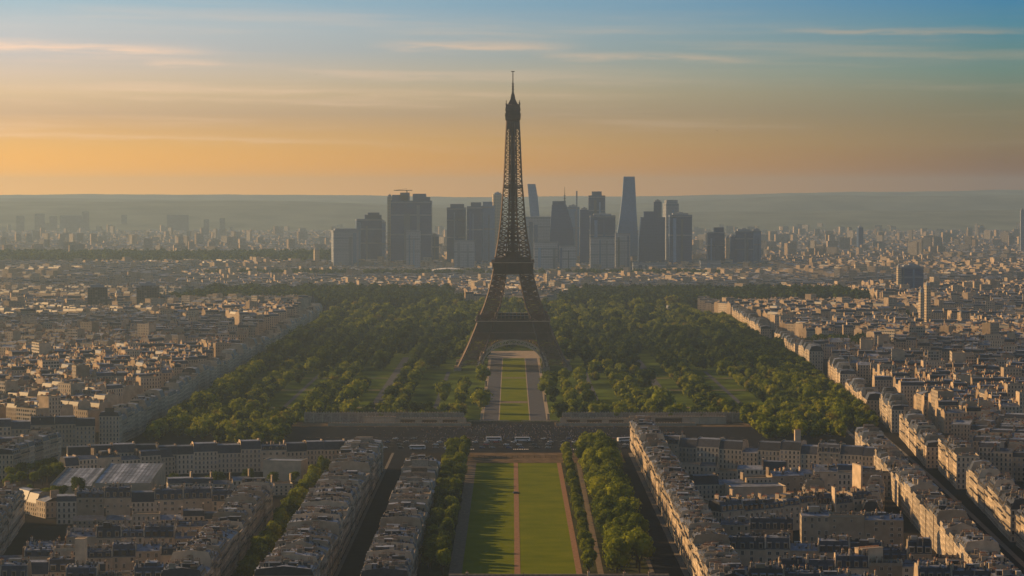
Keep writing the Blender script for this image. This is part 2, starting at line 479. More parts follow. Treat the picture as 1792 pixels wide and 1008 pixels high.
for x0 in (-205, -70, 76, 205):
    sheet('gravel_path', [(x0, 2090), (x0 + 4, 2090), (x0 + 4, 2660), (x0, 2660)], 0.12, 'alley')
for y0 in (2200, 2400, 2560):
    sheet('gravel_path', [(-262, y0), (-128, y0), (-128, y0 + 9), (-262, y0 + 9)], 0.10, 'gravel')
    sheet('gravel_path', [(148, y0), (258, y0), (258, y0 + 9), (148, y0 + 9)], 0.10, 'gravel')
# hills at the horizon
def hills(name, y0, depth, xs, height, seed, ztab):
    rng = np.random.default_rng(seed)
    n = 160; xx = np.linspace(-xs, xs, n)
    ph = rng.uniform(0, 6.28, 8)
    prof = sum(np.sin(xx / L + p) * a for L, p, a in zip((2600, 1500, 800, 420, 200, 90, 45, 300), ph, (0.42, 0.34, 0.26, 0.18, 0.10, 0.06, 0.04, 0.14)))
    base = np.interp(xx, [t[0] for t in ztab], [t[1] for t in ztab])
    top = base + prof * height
    mb = MB()
    rows = [(0.0, 0.0), (0.25, 0.35), (0.55, 0.8), (0.8, 1.0), (1.0, 0.7)]
    for (d0, h0), (d1, h1) in zip(rows, rows[1:]):
        for i in range(n - 1):
            mb.face([(xx[i], y0 + depth * d0, top[i] * h0), (xx[i + 1], y0 + depth * d0, top[i + 1] * h0), (xx[i + 1], y0 + depth * d1, top[i + 1] * h1), (xx[i], y0 + depth * d1, top[i] * h1)], 'hill')
    return struct(mb.build(name))
hills('hills', 18000, 2700, 6700, 17, 5, [(-6700, 214), (-4000, 214), (-1500, 214), (-700, 203), (0, 196), (600, 207), (1500, 215), (2600, 219), (4000, 234), (6700, 238)])
hills('hills', 15800, 1800, 6700, 15, 31, [(-6700, 186), (-3600, 190), (-2200, 180), (-900, 150), (0, 120), (900, 150), (2000, 185), (3300, 190), (6700, 196)])
hills('hills', 13000, 2300, 6700, 13, 9, [(-6700, 150), (-2600, 168), (-1200, 158), (-300, 120), (500, 95), (1500, 105), (6700, 120)])


# ------------------------------------------------------------------ the iron tower
OUT = [(0, 61), (8, 57), (20, 51), (40, 42.5), (57, 36), (66, 32), (80, 27.5), (98, 22.8), (115, 20), (126, 18.4), (140, 16), (160, 13.4), (188, 11.2), (204, 9.7), (222, 8.9), (244, 8.0), (272, 6.6)]
INN = [(0, 36), (8, 34), (20, 30), (40, 24.5), (57, 19.5), (66, 14.6), (80, 11.4), (98, 8.2), (115, 7.2), (126, 7.6), (140, 6.2), (160, 4.6), (188, 3.0), (204, 2.2), (222, 2.0), (244, 1.7), (272, 1.2)]


def prof(tab, z):
    return float(np.interp(z, [t[0] for t in tab], [t[1] for t in tab]))


TX, TY = 1.0, 2730.0
tower = thing('iron_tower', 'tall brown iron lattice tower standing on four arched legs above the park', 'tower', (TX, TY, 0))
IR = 'tower_iron'


def lattice_leg(mb, sx, sy, z0, z1, step, chord, brace, face_plates=True):
    """one corner pillar: four chords, crossed braces and ties on its four faces"""
    n = max(1, round((z1 - z0) / step)); zs = [z0 + (z1 - z0) * i / n for i in range(n + 1)]
    def corners(z):
        o, i = prof(OUT, z), prof(INN, z)
        return [Vector((sx * a, sy * b, z)) for a, b in ((o, o), (i, o), (i, i), (o, i))]
    for za, zb in zip(zs, zs[1:]):
        A, B = corners(za), corners(zb)
        for k in range(4):
            l = (k + 1) % 4
            mb.bar(A[k], B[k], chord, IR)
            mb.bar(A[k], B[l], brace, IR); mb.bar(A[l], B[k], brace, IR)
            mb.bar(B[k], B[l], brace, IR)
            if face_plates:      # half-height ties and the second layer of lattice
                mA, mB = (A[k] + A[l]) / 2, (B[k] + B[l]) / 2
                hk, hl = (A[k] + B[k]) / 2, (A[l] + B[l]) / 2
                mb.bar(hk, hl, brace * 0.6, IR)


def ring(mb, half, z0, z1, mat, thick=1.0):
    """square hoop: four butted walls"""
    h, t = half, thick
    mb.box(-h, h, -h, -h + t, z0, z1, mat, bottom=True); mb.box(-h, h, h - t, h, z0, z1, mat, bottom=True)
    mb.box(-h, -h + t, -h + t, h - t, z0, z1, mat, bottom=True); mb.box(h - t, h, -h + t, h - t, z0, z1, mat, bottom=True)


def girder(mb, half, z0, z1, n, t, off=0.0):
    """lattice band round the four sides"""
    for s in range(4):
        def P(u, z):
            x, y = u, -half
            for _ in range(s):
                x, y = -y, x
            return (x, y, z)
        mb.bar(P(-half, z0), P(half, z0), t * 1.6, IR); mb.bar(P(-half, z1), P(half, z1), t * 1.6, IR)
        for k in range(n):
            u0, u1 = -half + 2 * half * k / n, -half + 2 * half * (k + 1) / n
            mb.bar(P(u0, z0), P(u1, z1), t, IR); mb.bar(P(u1, z0), P(u0, z1), t, IR); mb.bar(P(u0, z0), P(u0, z1), t, IR)


for sx in (-1, 1):
    for sy in (-1, 1):
        mb = MB(); lattice_leg(mb, sx, sy, 4, 57, 6.6, 1.5, 0.62)
        lattice_leg(mb, sx, sy, 57, 116, 5.9, 1.3, 0.55)
        leg = mb.build('leg', tower)
        for cx, cy in ((59.5, 59.5), (36, 59.5), (36, 36), (59.5, 36)):
            mb = MB(); mb.box(sx * cx - 4, sx * cx + 4, sy * cy - 4, sy * cy + 4, 0, 4.2, 'masonry'); mb.build('pier', leg)
for s in range(4):                                  # the four great arches between the legs
    mb = MB()
    def PA(u, z, inset=0.0):
        o = prof(OUT, z) - 0.6 - inset
        x, y = u, -o
        for _ in range(s):
            x, y = -y, x
        return Vector((x, y, z))
    N = 28
    for rad, zb in ((37.0, 32.5), (34.0, 28.5)):
        pts = [PA(-rad * math.cos(math.pi * k / N), 4 + (zb - 4) * math.sin(math.pi * k / N)) for k in range(N + 1)]
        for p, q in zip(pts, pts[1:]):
            mb.bar(p, q, 1.5, 'tower_iron_sun_tint')
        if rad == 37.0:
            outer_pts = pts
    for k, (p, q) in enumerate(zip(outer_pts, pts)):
        mb.bar(p, q, 0.7, 'tower_iron_sun_tint')
        if k < N:
            mb.bar(p, pts[k + 1], 0.5, 'tower_iron_sun_tint')
    mb.build('arch', tower)
mb = MB(); girder(mb, 39.0, 33.0, 39.5, 40, 0.6); girder(mb, 38.6, 39.9, 46.6, 44, 0.55); girder(mb, 38.6, 47.0, 51.3, 50, 0.5); girder(mb, 36.4, 34, 46, 26, 0.7)
ring(mb, 39.2, 39.4, 40.2, 'tower_iron_sun_tint', 1.2); ring(mb, 38.9, 46.4, 47.3, IR, 1.2); ring(mb, 36.9, 34, 51, IR, 0.5)
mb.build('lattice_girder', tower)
mb = MB(); ring(mb, 40.2, 51.5, 52.2, IR, 17.0); ring(mb, 40.9, 52.21, 53.0, 'tower_iron_sun_tint', 17.5)
plat = mb.build('platform', tower)
mb = MB(); girder(mb, 40.0, 53.2, 55.2, 56, 0.25)
mb.build('railing', plat)
mb = MB()
for sx, sy, a, b in ((0, -1, 17, 5), (0, 1, 17, 5), (-1, 0, 5, 17), (1, 0, 5, 17)):
    cx, cy = sx * 30, sy * 30
    mb.box(cx - a, cx + a, cy - b, cy + b, 53.1, 58.4, 'window_glass', top='zinc')
    for k in range(9):
        if a > b:
            x = cx - a + 2 * a * k / 8; mb.box(x - 0.35, x + 0.35, cy - b - 0.3, cy + b + 0.3, 53.1, 58.8, IR)
        else:
            y = cy - b + 2 * b * k / 8; mb.box(cx - a - 0.3, cx + a + 0.3, y - 0.35, y + 0.35, 53.1, 58.8, IR)
mb.build('pavilion', plat)
for sx in (-1, 1):
    for sy in (-1, 1):
        mb = MB(); mb.box(sx * 37 - 1.6, sx * 37 + 1.6, sy * 37 - 1.6, sy * 37 + 1.6, 53.1, 60.0, IR); mb.build('kiosk', plat)
mb = MB(); girder(mb, 21.0, 103, 109.5, 16, 0.55); girder(mb, 22.0, 109.5, 114.6, 24, 0.45); ring(mb, 21.6, 102.4, 103.3, 'tower_iron_sun_tint', 1.0); ring(mb, 21.4, 108.8, 109.9, IR, 1.0); ring(mb, 19.5, 103, 114, IR, 0.6)
mb.build('lattice_girder', tower)
mb = MB(); ring(mb, 22.6, 114.6, 115.2, IR, 15.0); ring(mb, 23.6, 115.21, 116.0, 'tower_iron_sun_tint', 15.0); ring(mb, 19.5, 116.0, 120.5, IR, 7.0); ring(mb, 20.6, 120.5, 121.4, IR, 9.0)
plat2 = mb.build('platform', tower)
mb = MB(); girder(mb, 23.2, 116.2, 118.2, 36, 0.2); mb.build('railing', plat2)
mb = MB(); mb.box(-8.5, 8.5, -8.5, 8.5, 121.4, 126.5, IR); mb.build('machine_house', plat2)
mb = MB()
for sx in (-1, 1):
    for sy in (-1, 1):
        lattice_leg(mb, sx, sy, 121.4, 272, 5.2, 1.25, 0.7, False)
zs = [121.4 + 5.2 * k for k in range(30)]
for k, z in enumerate(zs):
    o, i = prof(OUT, z), prof(INN, z)
    o2, i2 = prof(OUT, min(272, z + 5.2)), prof(INN, min(272, z + 5.2))
    for s in range(4):
        def P2(u, oo, zz):
            x, y = u, -oo
            for _ in range(s):
                x, y = -y, x
            return (x, y, zz)
        mb.bar(P2(-i, o, z), P2(i, o, z), 0.7, IR)
        mb.bar(P2(-i, o, z), P2(i2, o2, z + 5.2), 0.4, IR); mb.bar(P2(i, o, z), P2(-i2, o2, z + 5.2), 0.4, IR)
mb.build('upper_shaft', tower)
mb = MB()                                           # lift shaft in the middle of the spire
for k in range(36):
    z0 = 121.4 + k * 4.18; z1 = z0 + 4.18
    h = 3.4 + 1.6 * (1 - k / 36)
    C4 = [(-h, -h), (h, -h), (h, h), (-h, h)]
    for a, b in zip(C4, C4[1:] + C4[:1]):
        mb.bar(a + (z0,), a + (z1,), 1.3, IR); mb.bar(a + (z0,), b + (z1,), 0.9, IR); mb.bar(b + (z0,), a + (z1,), 0.9, IR); mb.bar(a + (z0,), b + (z0,), 0.6, IR)
mb.box(-2.0, 2.0, -2.0, 2.0, 121.4, 272, IR)
mb.build('lift_shaft', tower)
mb = MB(); ring(mb, 10.4, 196.5, 198.0, IR, 8.0); girder(mb, 10.2, 198.2, 200.0, 12, 0.25); mb.build('gallery', tower)
mb = MB()                                           # cabin at the top
CABIN = ((262, 6.7), (270, 7.0), (272, 8.3), (276, 8.5), (276.5, 8.0), (281, 7.9), (281.5, 8.4), (284, 8.2), (288, 7.6), (288.6, 5.6), (291, 4.2), (294, 2.8), (299, 1.9), (301, 1.2))
for (z0, h0), (z1, h1) in zip(CABIN, CABIN[1:]):
    A = [(-h0, -h0, z0), (h0, -h0, z0), (h0, h0, z0), (-h0, h0, z0)]; B = [(-h1, -h1, z1), (h1, -h1, z1), (h1, h1, z1), (-h1, h1, z1)]
    for k in range(4):
        l = (k + 1) % 4; mb.face([A[k], A[l], B[l], B[k]], IR)
cab = mb.build('top_cabin', tower)
mb = MB(); girder(mb, 8.6, 276.2, 278.6, 14, 0.2); mb.build('railing', cab)
for x, y in ((-7, -7), (7, -7), (7, 7), (-7, 7), (0, -7.4), (7.4, 0), (-7.4, 1)):
    mb = MB(); mb.box(x - 0.7, x + 0.7, y - 0.7, y + 0.7, 287.6, 289 + (x + 2 * y) % 3, IR); mb.bar((x, y, 289), (x * 1.02, y, 293), 0.35, IR); mb.build('antenna_box', cab)
mb = MB(); mb.bar((0, 0, 300), (0, 0, 312), 2.0, IR, 1.6); mb.bar((0, 0, 312), (0, 0, 325), 1.1, IR, 0.9); mb.bar((-1.9, 0, 324.6), (1.9, 0, 324.6), 0.9, IR)
for z in (302, 305, 308, 311):
    mb.bar((-1.5, 0, z), (1.5, 0, z), 0.5, IR); mb.bar((0, -1.5, z), (0, 1.5, z), 0.5, IR)
mb.build('antenna', tower)


# ------------------------------------------------------------------ buildings
def profile(d, h, style):
    """roof outline across the depth, front to back, from eave to eave"""
    if style == 'flat':
        return [(-d / 2, h), (d / 2, h)], h
    if style == 'gable':
        zr = h + d * 0.19
        return [(-d / 2, h), (0, zr), (d / 2, h)], zr
    if style == 'tall':
        z1 = h + 5.4; zr = z1 + (d / 2 - 2.2) * 0.12
        return [(-d / 2, h), (-d / 2 + 2.2, z1), (0, zr), (d / 2 - 2.2, z1), (d / 2, h)], zr
    z1 = h + 3.0; zr = z1 + (d / 2 - 1.1) * 0.11
    return [(-d / 2, h), (-d / 2 + 1.1, z1), (0, zr), (d / 2 - 1.1, z1), (d / 2, h)], zr


def roof_z(prof_, y):
    return float(np.interp(y, [p[0] for p in prof_], [p[1] for p in prof_]))


def building(wall, roof, w_, d, h, style, tint, fmat='facade', ends=(False, False), detail=1, real=(False, False)):
    """fills the MBs wall and roof (they may be the same) in local coordinates, front at -y"""
    pr, zr = profile(d, h, style)
    nb = max(2, round(w_ / 2.7)); fl = max(3, round(h / 3.25))
    uv = [(0, 0), (nb, 0), (nb, fl), (0, fl)]
    x0, x1 = -w_ / 2, w_ / 2
    wall.tint = tint
    wall.face([(x0, -d / 2, 0), (x1, -d / 2, 0), (x1, -d / 2, h), (x0, -d / 2, h)], 'party' if real[0] else fmat, uv)
    wall.face([(x1, d / 2, 0), (x0, d / 2, 0), (x0, d / 2, h), (x1, d / 2, h)], 'party' if real[1] else fmat, uv)
    nd = max(2, round(d / 2.7))
    for sgn, x, e in ((1, x0, ends[0]), (-1, x1, ends[1])):
        if e:
            y0, y1 = (d / 2, -d / 2) if sgn == 1 else (-d / 2, d / 2)
            wall.face([(x, y0, 0), (x, y1, 0), (x, y1, h), (x, y0, h)], fmat, [(0, 0), (nd, 0), (nd, fl), (0, fl)])
            top = [(x, y, z) for y, z in pr]
            if len(top) > 2:
                roof.tint = tint
                roof.face(top if sgn == 1 else top[::-1], 'slate')
        else:
            up = (0.25 + (tint * 13.7 % 1.0) * 0.4) if style != 'flat' else 0.0
            ring_ = [(x, d / 2, 0), (x, -d / 2, 0)] + [(x, y, z + up) for y, z in pr]
            wall.face(ring_ if sgn == 1 else ring_[::-1], 'party')
            if detail >= 2 and up:                      # the party wall stands above the roof as a real wall
                xi = x + sgn * 0.4
                wall.face([(xi, y, z + up) for y, z in pr][::sgn] + [(xi, y, z - 0.3) for y, z in pr][::-sgn], 'party')
                for (ya, za), (yb, zb) in zip(pr, pr[1:]):
                    wall.face([(x, ya, za + up), (xi, ya, za + up), (xi, yb, zb + up), (x, yb, zb + up)][::sgn], 'trim')
    roof.tint = (tint * 7.31) % 1.0
    k = 0
    for (ya, za), (yb, zb) in zip(pr, pr[1:]):
        steep = abs(zb - za) > abs(yb - ya)
        roof.face([(x0, ya, za), (x1, ya, za), (x1, yb, zb), (x0, yb, zb)], 'slate' if steep else ('zinc' if style != 'flat' else 'gravel'))
    if style == 'flat':
        wall.tint = tint
        for a, b, c, e in ((x0, x1, -d / 2, -d / 2 + 0.35), (x0, x1, d / 2 - 0.35, d / 2), (x0, x0 + 0.35, -d / 2 + 0.35, d / 2 - 0.35), (x1 - 0.35, x1, -d / 2 + 0.35, d / 2 - 0.35)):
            wall.box(a, b, c, e, h + 0.002, h + 0.9, 'trim')
    if detail >= 2:
        wall.tint = tint
        for y0, y1 in ((-d / 2 - 0.45, -d / 2 - 0.003), (d / 2 + 0.003, d / 2 + 0.30)):
            wall.box(x0, x1, y0, y1, h - 0.5, h + 0.02, 'trim', bottom=True)
        for f in (2, fl - 1):                           # running balconies
            z = h * f / fl
            wall.box(x0 + 0.3, x1 - 0.3, -d / 2 - 0.8, -d / 2 - 0.003, z - 0.18, z, 'trim', bottom=True)
            wall.box(x0 + 0.3, x1 - 0.3, -d / 2 - 0.8, -d / 2 - 0.74, z + 0.002, z + 0.9, 'dark_iron')
    return pr, zr


def chimney_geo(mb, L, t, hgt, pots=True):
    mb.box(-t / 2, t / 2, -L / 2, L / 2, -1.2, hgt, 'brick')
    mb.box(-t / 2 - 0.12, t / 2 + 0.12, -L / 2 - 0.12, L / 2 + 0.12, hgt + 0.002, hgt + 0.22, 'trim', bottom=True)
    if pots:
        n = max(2, int(L / 0.62))
        for k in range(n):
            y = -L / 2 + L * (k + 0.5) / n; a = 0.17; hh = 0.55 + 0.35 * ((k * 7919) % 5) / 5
            b = 0.12
            P = [(-a, y - a, hgt + 0.224), (a, y - a, hgt + 0.224), (a, y + a, hgt + 0.224), (-a, y + a, hgt + 0.224)]
            Q = [(-b, y - b, hgt + 0.22 + hh), (b, y - b, hgt + 0.22 + hh), (b, y + b, hgt + 0.22 + hh), (-b, y + b, hgt + 0.22 + hh)]
            for i in range(4):
                j = (i + 1) % 4; mb.face([P[i], P[j], Q[j], Q[i]], 'pots')
            mb.face(Q, 'pots')


rg = random.Random(11)
CHIM = []
for k in range(10):
    mb = MB(); mb.tint = rg.random(); L = rg.uniform(1.0, 3.2); chimney_geo(mb, L, rg.uniform(0.6, 1.0), rg.uniform(1.0, 2.8)); CHIM.append((L, mb.mesh('chimney')))
DORM = []
for k in range(3):
    mb = MB(); mb.tint = 0.3 + 0.2 * k; ww, hh = 0.75 + 0.12 * k, 1.9
    mb.box(-ww, ww, -0.2, 1.5, 0, hh, 'trim' if k != 1 else 'slate', top='zinc')
    mb.face([(-ww + 0.2, -0.205, 0.25), (ww - 0.2, -0.205, 0.25), (ww - 0.2, -0.205, hh - 0.25), (-ww + 0.2, -0.205, hh - 0.25)], 'window_glass')
    mb.face([(-ww - 0.12, -0.35, hh + 0.004), (ww + 0.12, -0.35, hh + 0.004), (ww + 0.12, 1.6, hh + 0.35), (-ww - 0.12, 1.6, hh + 0.35)], 'zinc')
    DORM.append(mb.mesh('dormer'))
WIN = []
for ww, hh in ((0.62, 2.0), (0.75, 1.5), (0.5, 1.1)):
    mb = MB()
    mb.box(-ww - 0.14, -ww, -0.09, 0, 0, hh, 'window_frame'); mb.box(ww, ww + 0.14, -0.09, 0, 0, hh, 'window_frame')
    mb.box(-ww - 0.14, ww + 0.14, -0.09, 0, hh + 0.002, hh + 0.16, 'window_frame', bottom=True)
    mb.box(-ww - 0.22, ww + 0.22, -0.2, 0, -0.14, -0.002, 'trim', bottom=True)
    mb.box(-0.04, 0.04, -0.07, -0.034, 0, hh, 'window_frame')
    mb.face([(-ww, -0.03, 0), (ww, -0.03, 0), (ww, -0.03, hh), (-ww, -0.03, hh)], 'window_glass')
    WIN.append((hh, mb.mesh('window')))
SKYL = []
for k in range(4):
    mb = MB(); a, b = ((0.5, 0.7), (0.9, 1.4), (1.6, 1.1), (0.6, 2.2))[k]; hh = (0.35, 0.6, 1.7, 0.5)[k]
    mb.tint = 0.9
    mb.box(-a, a, -b, b, -0.6, hh, 'trim' if k == 2 else 'zinc', top='roof_glass' if k != 2 else 'zinc')
    SKYL.append(mb.mesh('skylight'))


def row(key, p0, p1, side, depth, hmean, front, hvar=1.6, wr=(11, 18), style=('mansard',), gap=0.05, ends=True, fmat='facade', rear=False):
    """buildings shoulder to shoulder along the line p0-p1, which is their street front; side=+1 builds to the left of the line"""
    rng = random.Random(key)
    p0, p1 = Vector(p0), Vector(p1); L = (p1 - p0).length; t = (p1 - p0) / L
    nl = Vector((-t.y, t.x)) * side
    xax = Vector((nl.y, -nl.x)); ang = math.atan2(xax.y, xax.x)
    out, s = [], 0.0
    ws = []
    while s < L - wr[0] * 0.6:
        w_ = min(rng.uniform(*wr), L - s)
        if L - s - w_ < wr[0] * 0.6:
            w_ = L - s
        ws.append(w_); s += w_
    s = 0.0
    flip = xax.dot(t) < 0
    for i, w_ in enumerate(ws):
        c = p0 + t * (s + w_ / 2) + nl * depth / 2
        first, last = ends and i == 0, ends and i == len(ws) - 1
        e = (last, first) if flip else (first, last)
        out.append(dict(key=key, x=c.x, y=c.y, ang=ang, w=w_ - gap, d=depth * rng.uniform(0.93, 1.0), h=hmean + rng.uniform(-hvar, hvar), style=rng.choice(style), tint=rng.random(), front=front, i=i, n=len(ws), ends=e, fmat=fmat, rear=rear, seed=rng.random()))
        s += w_
    return out


SPECS = []
# shaded side of the long lawn
SPECS += row('lawn_row', (-47, 1135), (-47, 1632), 1, 23, 13.0, 'in the narrow row beside shaded lawn trees', hvar=2.6, style=('mansard', 'mansard', 'gable', 'flat'), wr=(9, 20))
SPECS += row('street_row', (-88, 1100), (-88, 1705), 1, 27, 17.0, 'in the broad row beyond the dark street', hvar=2.6, style=('mansard', 'mansard', 'gable', 'flat'), wr=(9, 20))
SPECS += row('yard_wing', (-117, 1716), (-300, 1668), 1, 14, 14.5, 'in the long wing closing the leafy yard', style=('tall', 'tall', 'mansard'))
SPECS += row('yard_row', (-139, 1110), (-139, 1440), 1, 19, 17.0, 'in the yard row facing street trees', hvar=2.6, style=('mansard', 'mansard', 'gable', 'flat'), wr=(9, 20))
SPECS += row('yard_back_wing', (-159, 1442), (-262, 1428), 1, 14, 13.5, 'in the wing before the glazed hall', style=('tall', 'tall', 'mansard'))
SPECS += row('yard_mid_wing', (-159, 1222), (-250, 1212), 1, 14, 13, 'in the wing beside the tall chimney wall', hvar=3, style=('tall', 'mansard', 'gable', 'flat'))
SPECS += row('yard_low_wing', (-159, 1135), (-246, 1130), 1, 15, 14, 'in the lowest wing of the leafy yard', hvar=2.5, style=('tall', 'tall', 'flat'))
SPECS += row('yard_outer_row', (-252, 1160), (-280, 1425), 1, 15, 17, 'in the outer row behind the courtyard walls', hvar=2.4)
# shaded park avenue
for k, (ya, yb, o) in enumerate(((1870, 2010, 0), (2022, 2190, 3), (2204, 2330, -2), (2350, 2560, 2))):
    SPECS += row('avenue_row_%d' % k, (-296 - o, ya), (-292 + o * 0.5, yb), 1, 16, (19.5, 17.0, 20.0, 18.0)[k], 'in the %s stretch of shaded avenue houses' % ordinal(k + 1), hvar=2.4, wr=(10, 24), style=('mansard', 'tall', 'mansard', 'flat'))
SPECS += row('avenue_end', (-312, 1856), (-400, 1838), -1, 15, 16, 'in the curved corner block at the avenue entrance', fmat='facade_pale', style=('tall',))
SPECS += row('avenue_near', (-318, 1740), (-420, 1700), -1, 16, 15, 'in the near corner block before the avenue entrance', fmat='facade_pale', style=('tall',))
SPECS += row('avenue_near_side', (-330, 1640), (-316, 1738), 1, 16, 18.0, 'in the short side of the near corner block', fmat='facade_pale')
# sunlit side of the long lawn
SPECS += row('front_row', (88, 1090), (88, 1850), -1, 18, 18.5, 'in the front row facing sunlit lawn trees', fmat='facade_pale', hvar=1.6, style=('mansard', 'mansard', 'gable', 'flat'), wr=(9, 20))
SPECS += row('gable_wing', (107, 1742), (250, 1668), -1, 14, 13.5, 'in the big block wing nearest the plaza', hvar=2, style=('tall', 'tall', 'tall', 'gable'))
SPECS += row('centre_wing', (107, 1365), (200, 1438), -1, 13, 13.5, 'in the middle wing of the big block', style=('tall', 'tall', 'mansard'))
SPECS += row('court_wall', (152, 1308), (205, 1306), -1, 13, 20.0, 'among blank walled houses inside big block', style=('flat', 'gable', 'flat'), hvar=3)
SPECS += row('low_wing', (107, 1218), (222, 1206), -1, 14, 13.5, 'in the lower wing of the big block', hvar=3, style=('tall', 'tall', 'gable', 'flat'))
SPECS += row('edge_wing', (107, 1122), (214, 1120), -1, 15, 13.5, 'in the nearest wing of the big block', hvar=2.5, style=('tall', 'tall', 'flat'))
SPECS += row('boulevard_row', (229, 1095), (266, 1800), 1, 17, 17.0, 'in the row on the boulevard near kerb', hvar=2.6, style=('mansard', 'mansard', 'gable', 'flat'), wr=(9, 20))
SPECS += row('yard_shed_row', (-165, 1345), (-240, 1335), 1, 12, 9.0, 'among the low yard houses before the slate wing', hvar=3, style=('gable', 'flat'))
SPECS += row('back_court', (110, 1545), (180, 1560), -1, 13, 11, 'in the inner wing below the gabled wing', hvar=3, style=('tall', 'gable', 'flat'))
SPECS += row('mid_court', (168, 1395), (176, 1500), -1, 12, 13.0, 'in the cross row behind the middle wing', hvar=3, style=('mansard', 'gable', 'flat'))
SPECS += row('yard_inner_a', (-162, 1400), (-246, 1390), 1, 12, 8.0, 'among the first row of low yard houses', hvar=3, style=('gable', 'flat', 'mansard'))
SPECS += row('yard_inner_b', (-162, 1284), (-248, 1276), 1, 13, 11.0, 'among the middle row of yard houses', hvar=3, style=('gable', 'tall', 'mansard'))
SPECS += row('yard_inner_c', (-162, 1178), (-246, 1174), 1, 12, 11.0, 'among the yard houses beside the chimney wall', hvar=3, style=('gable', 'flat', 'tall'))
SPECS += row('yard_inner_d', (-140, 1566), (-216, 1548), 1, 11, 8.0, 'among the small houses beside the glazed hall', hvar=2.5, style=('gable', 'flat', 'mansard'))
SPECS += row('yard_inner_e', (-222, 1690), (-300, 1640), 1, 12, 12.0, 'among the houses behind the glazed hall', hvar=2.5, style=('gable', 'tall', 'mansard'))
SPECS += row('block_inner_a', (112, 1632), (236, 1606), -1, 12, 10.0, 'in the lower row behind the plaza wing', hvar=3, style=('gable', 'flat', 'tall'))
SPECS += row('block_inner_b', (112, 1452), (160, 1462), -1, 13, 9.0, 'among small houses beyond the middle wing', hvar=2.5, style=('gable', 'flat'))
SPECS += row('block_inner_c', (112, 1326), (150, 1322), -1, 12, 12.0, 'among small houses beside the blank walls', hvar=3, style=('gable', 'tall'))
SPECS += row('block_inner_d', (208, 1395), (226, 1500), 1, 11, 12.0, 'in the short row behind the boulevard houses', hvar=3, style=('gable', 'flat', 'tall'))
SPECS += row('block_inner_e', (110, 1172), (224, 1164), -1, 13, 12.0, 'in the narrow row between the lower wings', hvar=3.5, style=('gable', 'flat', 'tall'))
SPECS += row('yard_inner_f', (-262, 1448), (-300, 1500), 1, 12, 9.0, 'among the garden houses in front of the hall', hvar=2.5, style=('gable', 'tall', 'flat'))
SPECS += row('court_cross', (190, 1560), (240, 1555), -1, 12, 14.0, 'in the short cross wing inside the big block', style=('gable', 'flat'))
for k, (ya, yb) in enumerate(((1090, 1330), (1342, 1560), (1586, 1700), (1710, 1935), (1968, 2090), (2100, 2330), (2345, 2560), (2640, 2800), (2815, 3120), (3200, 3740))):
    da = (0, 2, 4, 0, 6, 1, 3, 0, 3, 0)[k]; db = (3, 7, 7, 8, 10, 6, 12, 5, 10, 8)[k]
    SPECS += row('sunny_%d' % k, (lerp(BW, ya) + 25 + da, ya), (lerp(BW, yb) + 25 + db, yb), -1, 15, (18.5, 16.5, 21.0, 17.0, 20.0, 15.5, 18.5, 21.5, 17.0, 19.0)[k], 'in the %s sunlit stretch of the far boulevard side' % ordinal(k + 1), hvar=2.8, wr=(9, 22), fmat=('facade_pale', 'facade', 'facade_pale')[k % 3], style=('mansard', 'tall', 'mansard', 'flat'))
SPECS += row('avenue_rest', (-293, 2580), (-286, 3090), 1, 16, 19.0, 'in the far half of the shaded avenue row', hvar=2.6, wr=(10, 26), style=('mansard', 'tall', 'flat'))
SPECS += row('avenue_far', (-290, 3110), (-288, 3780), 1, 16, 18.0, 'in the farthest part of the shaded avenue row', hvar=2.6, wr=(10, 26), style=('mansard', 'tall', 'flat'))

# the quarters behind: districts with their own street grids
CITY = []
rngc = random.Random(77)


def in_wood(x, y):
    return (-590 < x < -85 and 4120 < y < 4720) or (85 < x < 640 and 4120 < y < 4720) or (-1750 < x < -480 and 6560 < y < 7300) or (-905 < x < -635 and 3520 < y < 3605) or (425 < x < 605 and 3720 < y < 3805) or (380 < x < 470 and 3040 < y < 3100) or (300 < x < 420 and 2960 < y < 3030)


def city_ok(x, y):
    if y < 4125 and -318 < x < 300:
        return False
    if x > 0 and y < 3800 and x < lerp(BW, y) + 54:
        return False
    if y < 1900 and x < 0 and x > -440:
        return False
    if y < 1250 and x > 0:
        return False
    if abs(x) > 0.222 * y + 150:
        return False
    if in_wood(x, y) or (570 < x < 640 and 3330 < y < 3660) or (-725 < x < -560 and 3840 < y < 4060) or (725 < x < 795 and 4480 < y < 4720):
        return False
    return True


def add_block(cx, cy, ang, bw, bd, hm, y):
    """a block: two long street rows and two short ends round a yard"""
    ca, sa = math.cos(ang), math.sin(ang)
    dep = min(13, bd * 0.34)
    wr = (12, 19)
    for (lx0, ly, lx1, rot, dd) in ((-bw / 2, -bd / 2 + dep / 2, bw / 2, 0, dep), (-bw / 2, bd / 2 - dep / 2, bw / 2, math.pi, dep)):
        s = lx0
        while s < lx1 - 6:
            ww = min(rngc.uniform(*wr), lx1 - s)
            if lx1 - s - ww < 7:
                ww = lx1 - s
            lx = s + ww / 2
            CITY.append((cx + ca * lx - sa * ly, cy + sa * lx + ca * ly, ang + rot, ww - 0.06, dd, hm + rngc.uniform(-3.2, 2.8)))
            s += ww
    inner = bd - 2 * dep
    if inner > 8:
        for sx in (-1, 1):
            lx = sx * (bw / 2 - 6.5)
            CITY.append((cx + ca * lx, cy + sa * lx, ang + (math.pi / 2 if sx > 0 else -math.pi / 2), inner - 0.1, 13, hm + rngc.uniform(-3, 2.5)))
        if bw > 70 and rngc.random() < 0.7:
            lx = rngc.uniform(-bw / 6, bw / 6)
            CITY.append((cx + ca * lx, cy + sa * lx, ang + math.pi / 2, inner - 2, 10, hm - rngc.uniform(2, 9)))


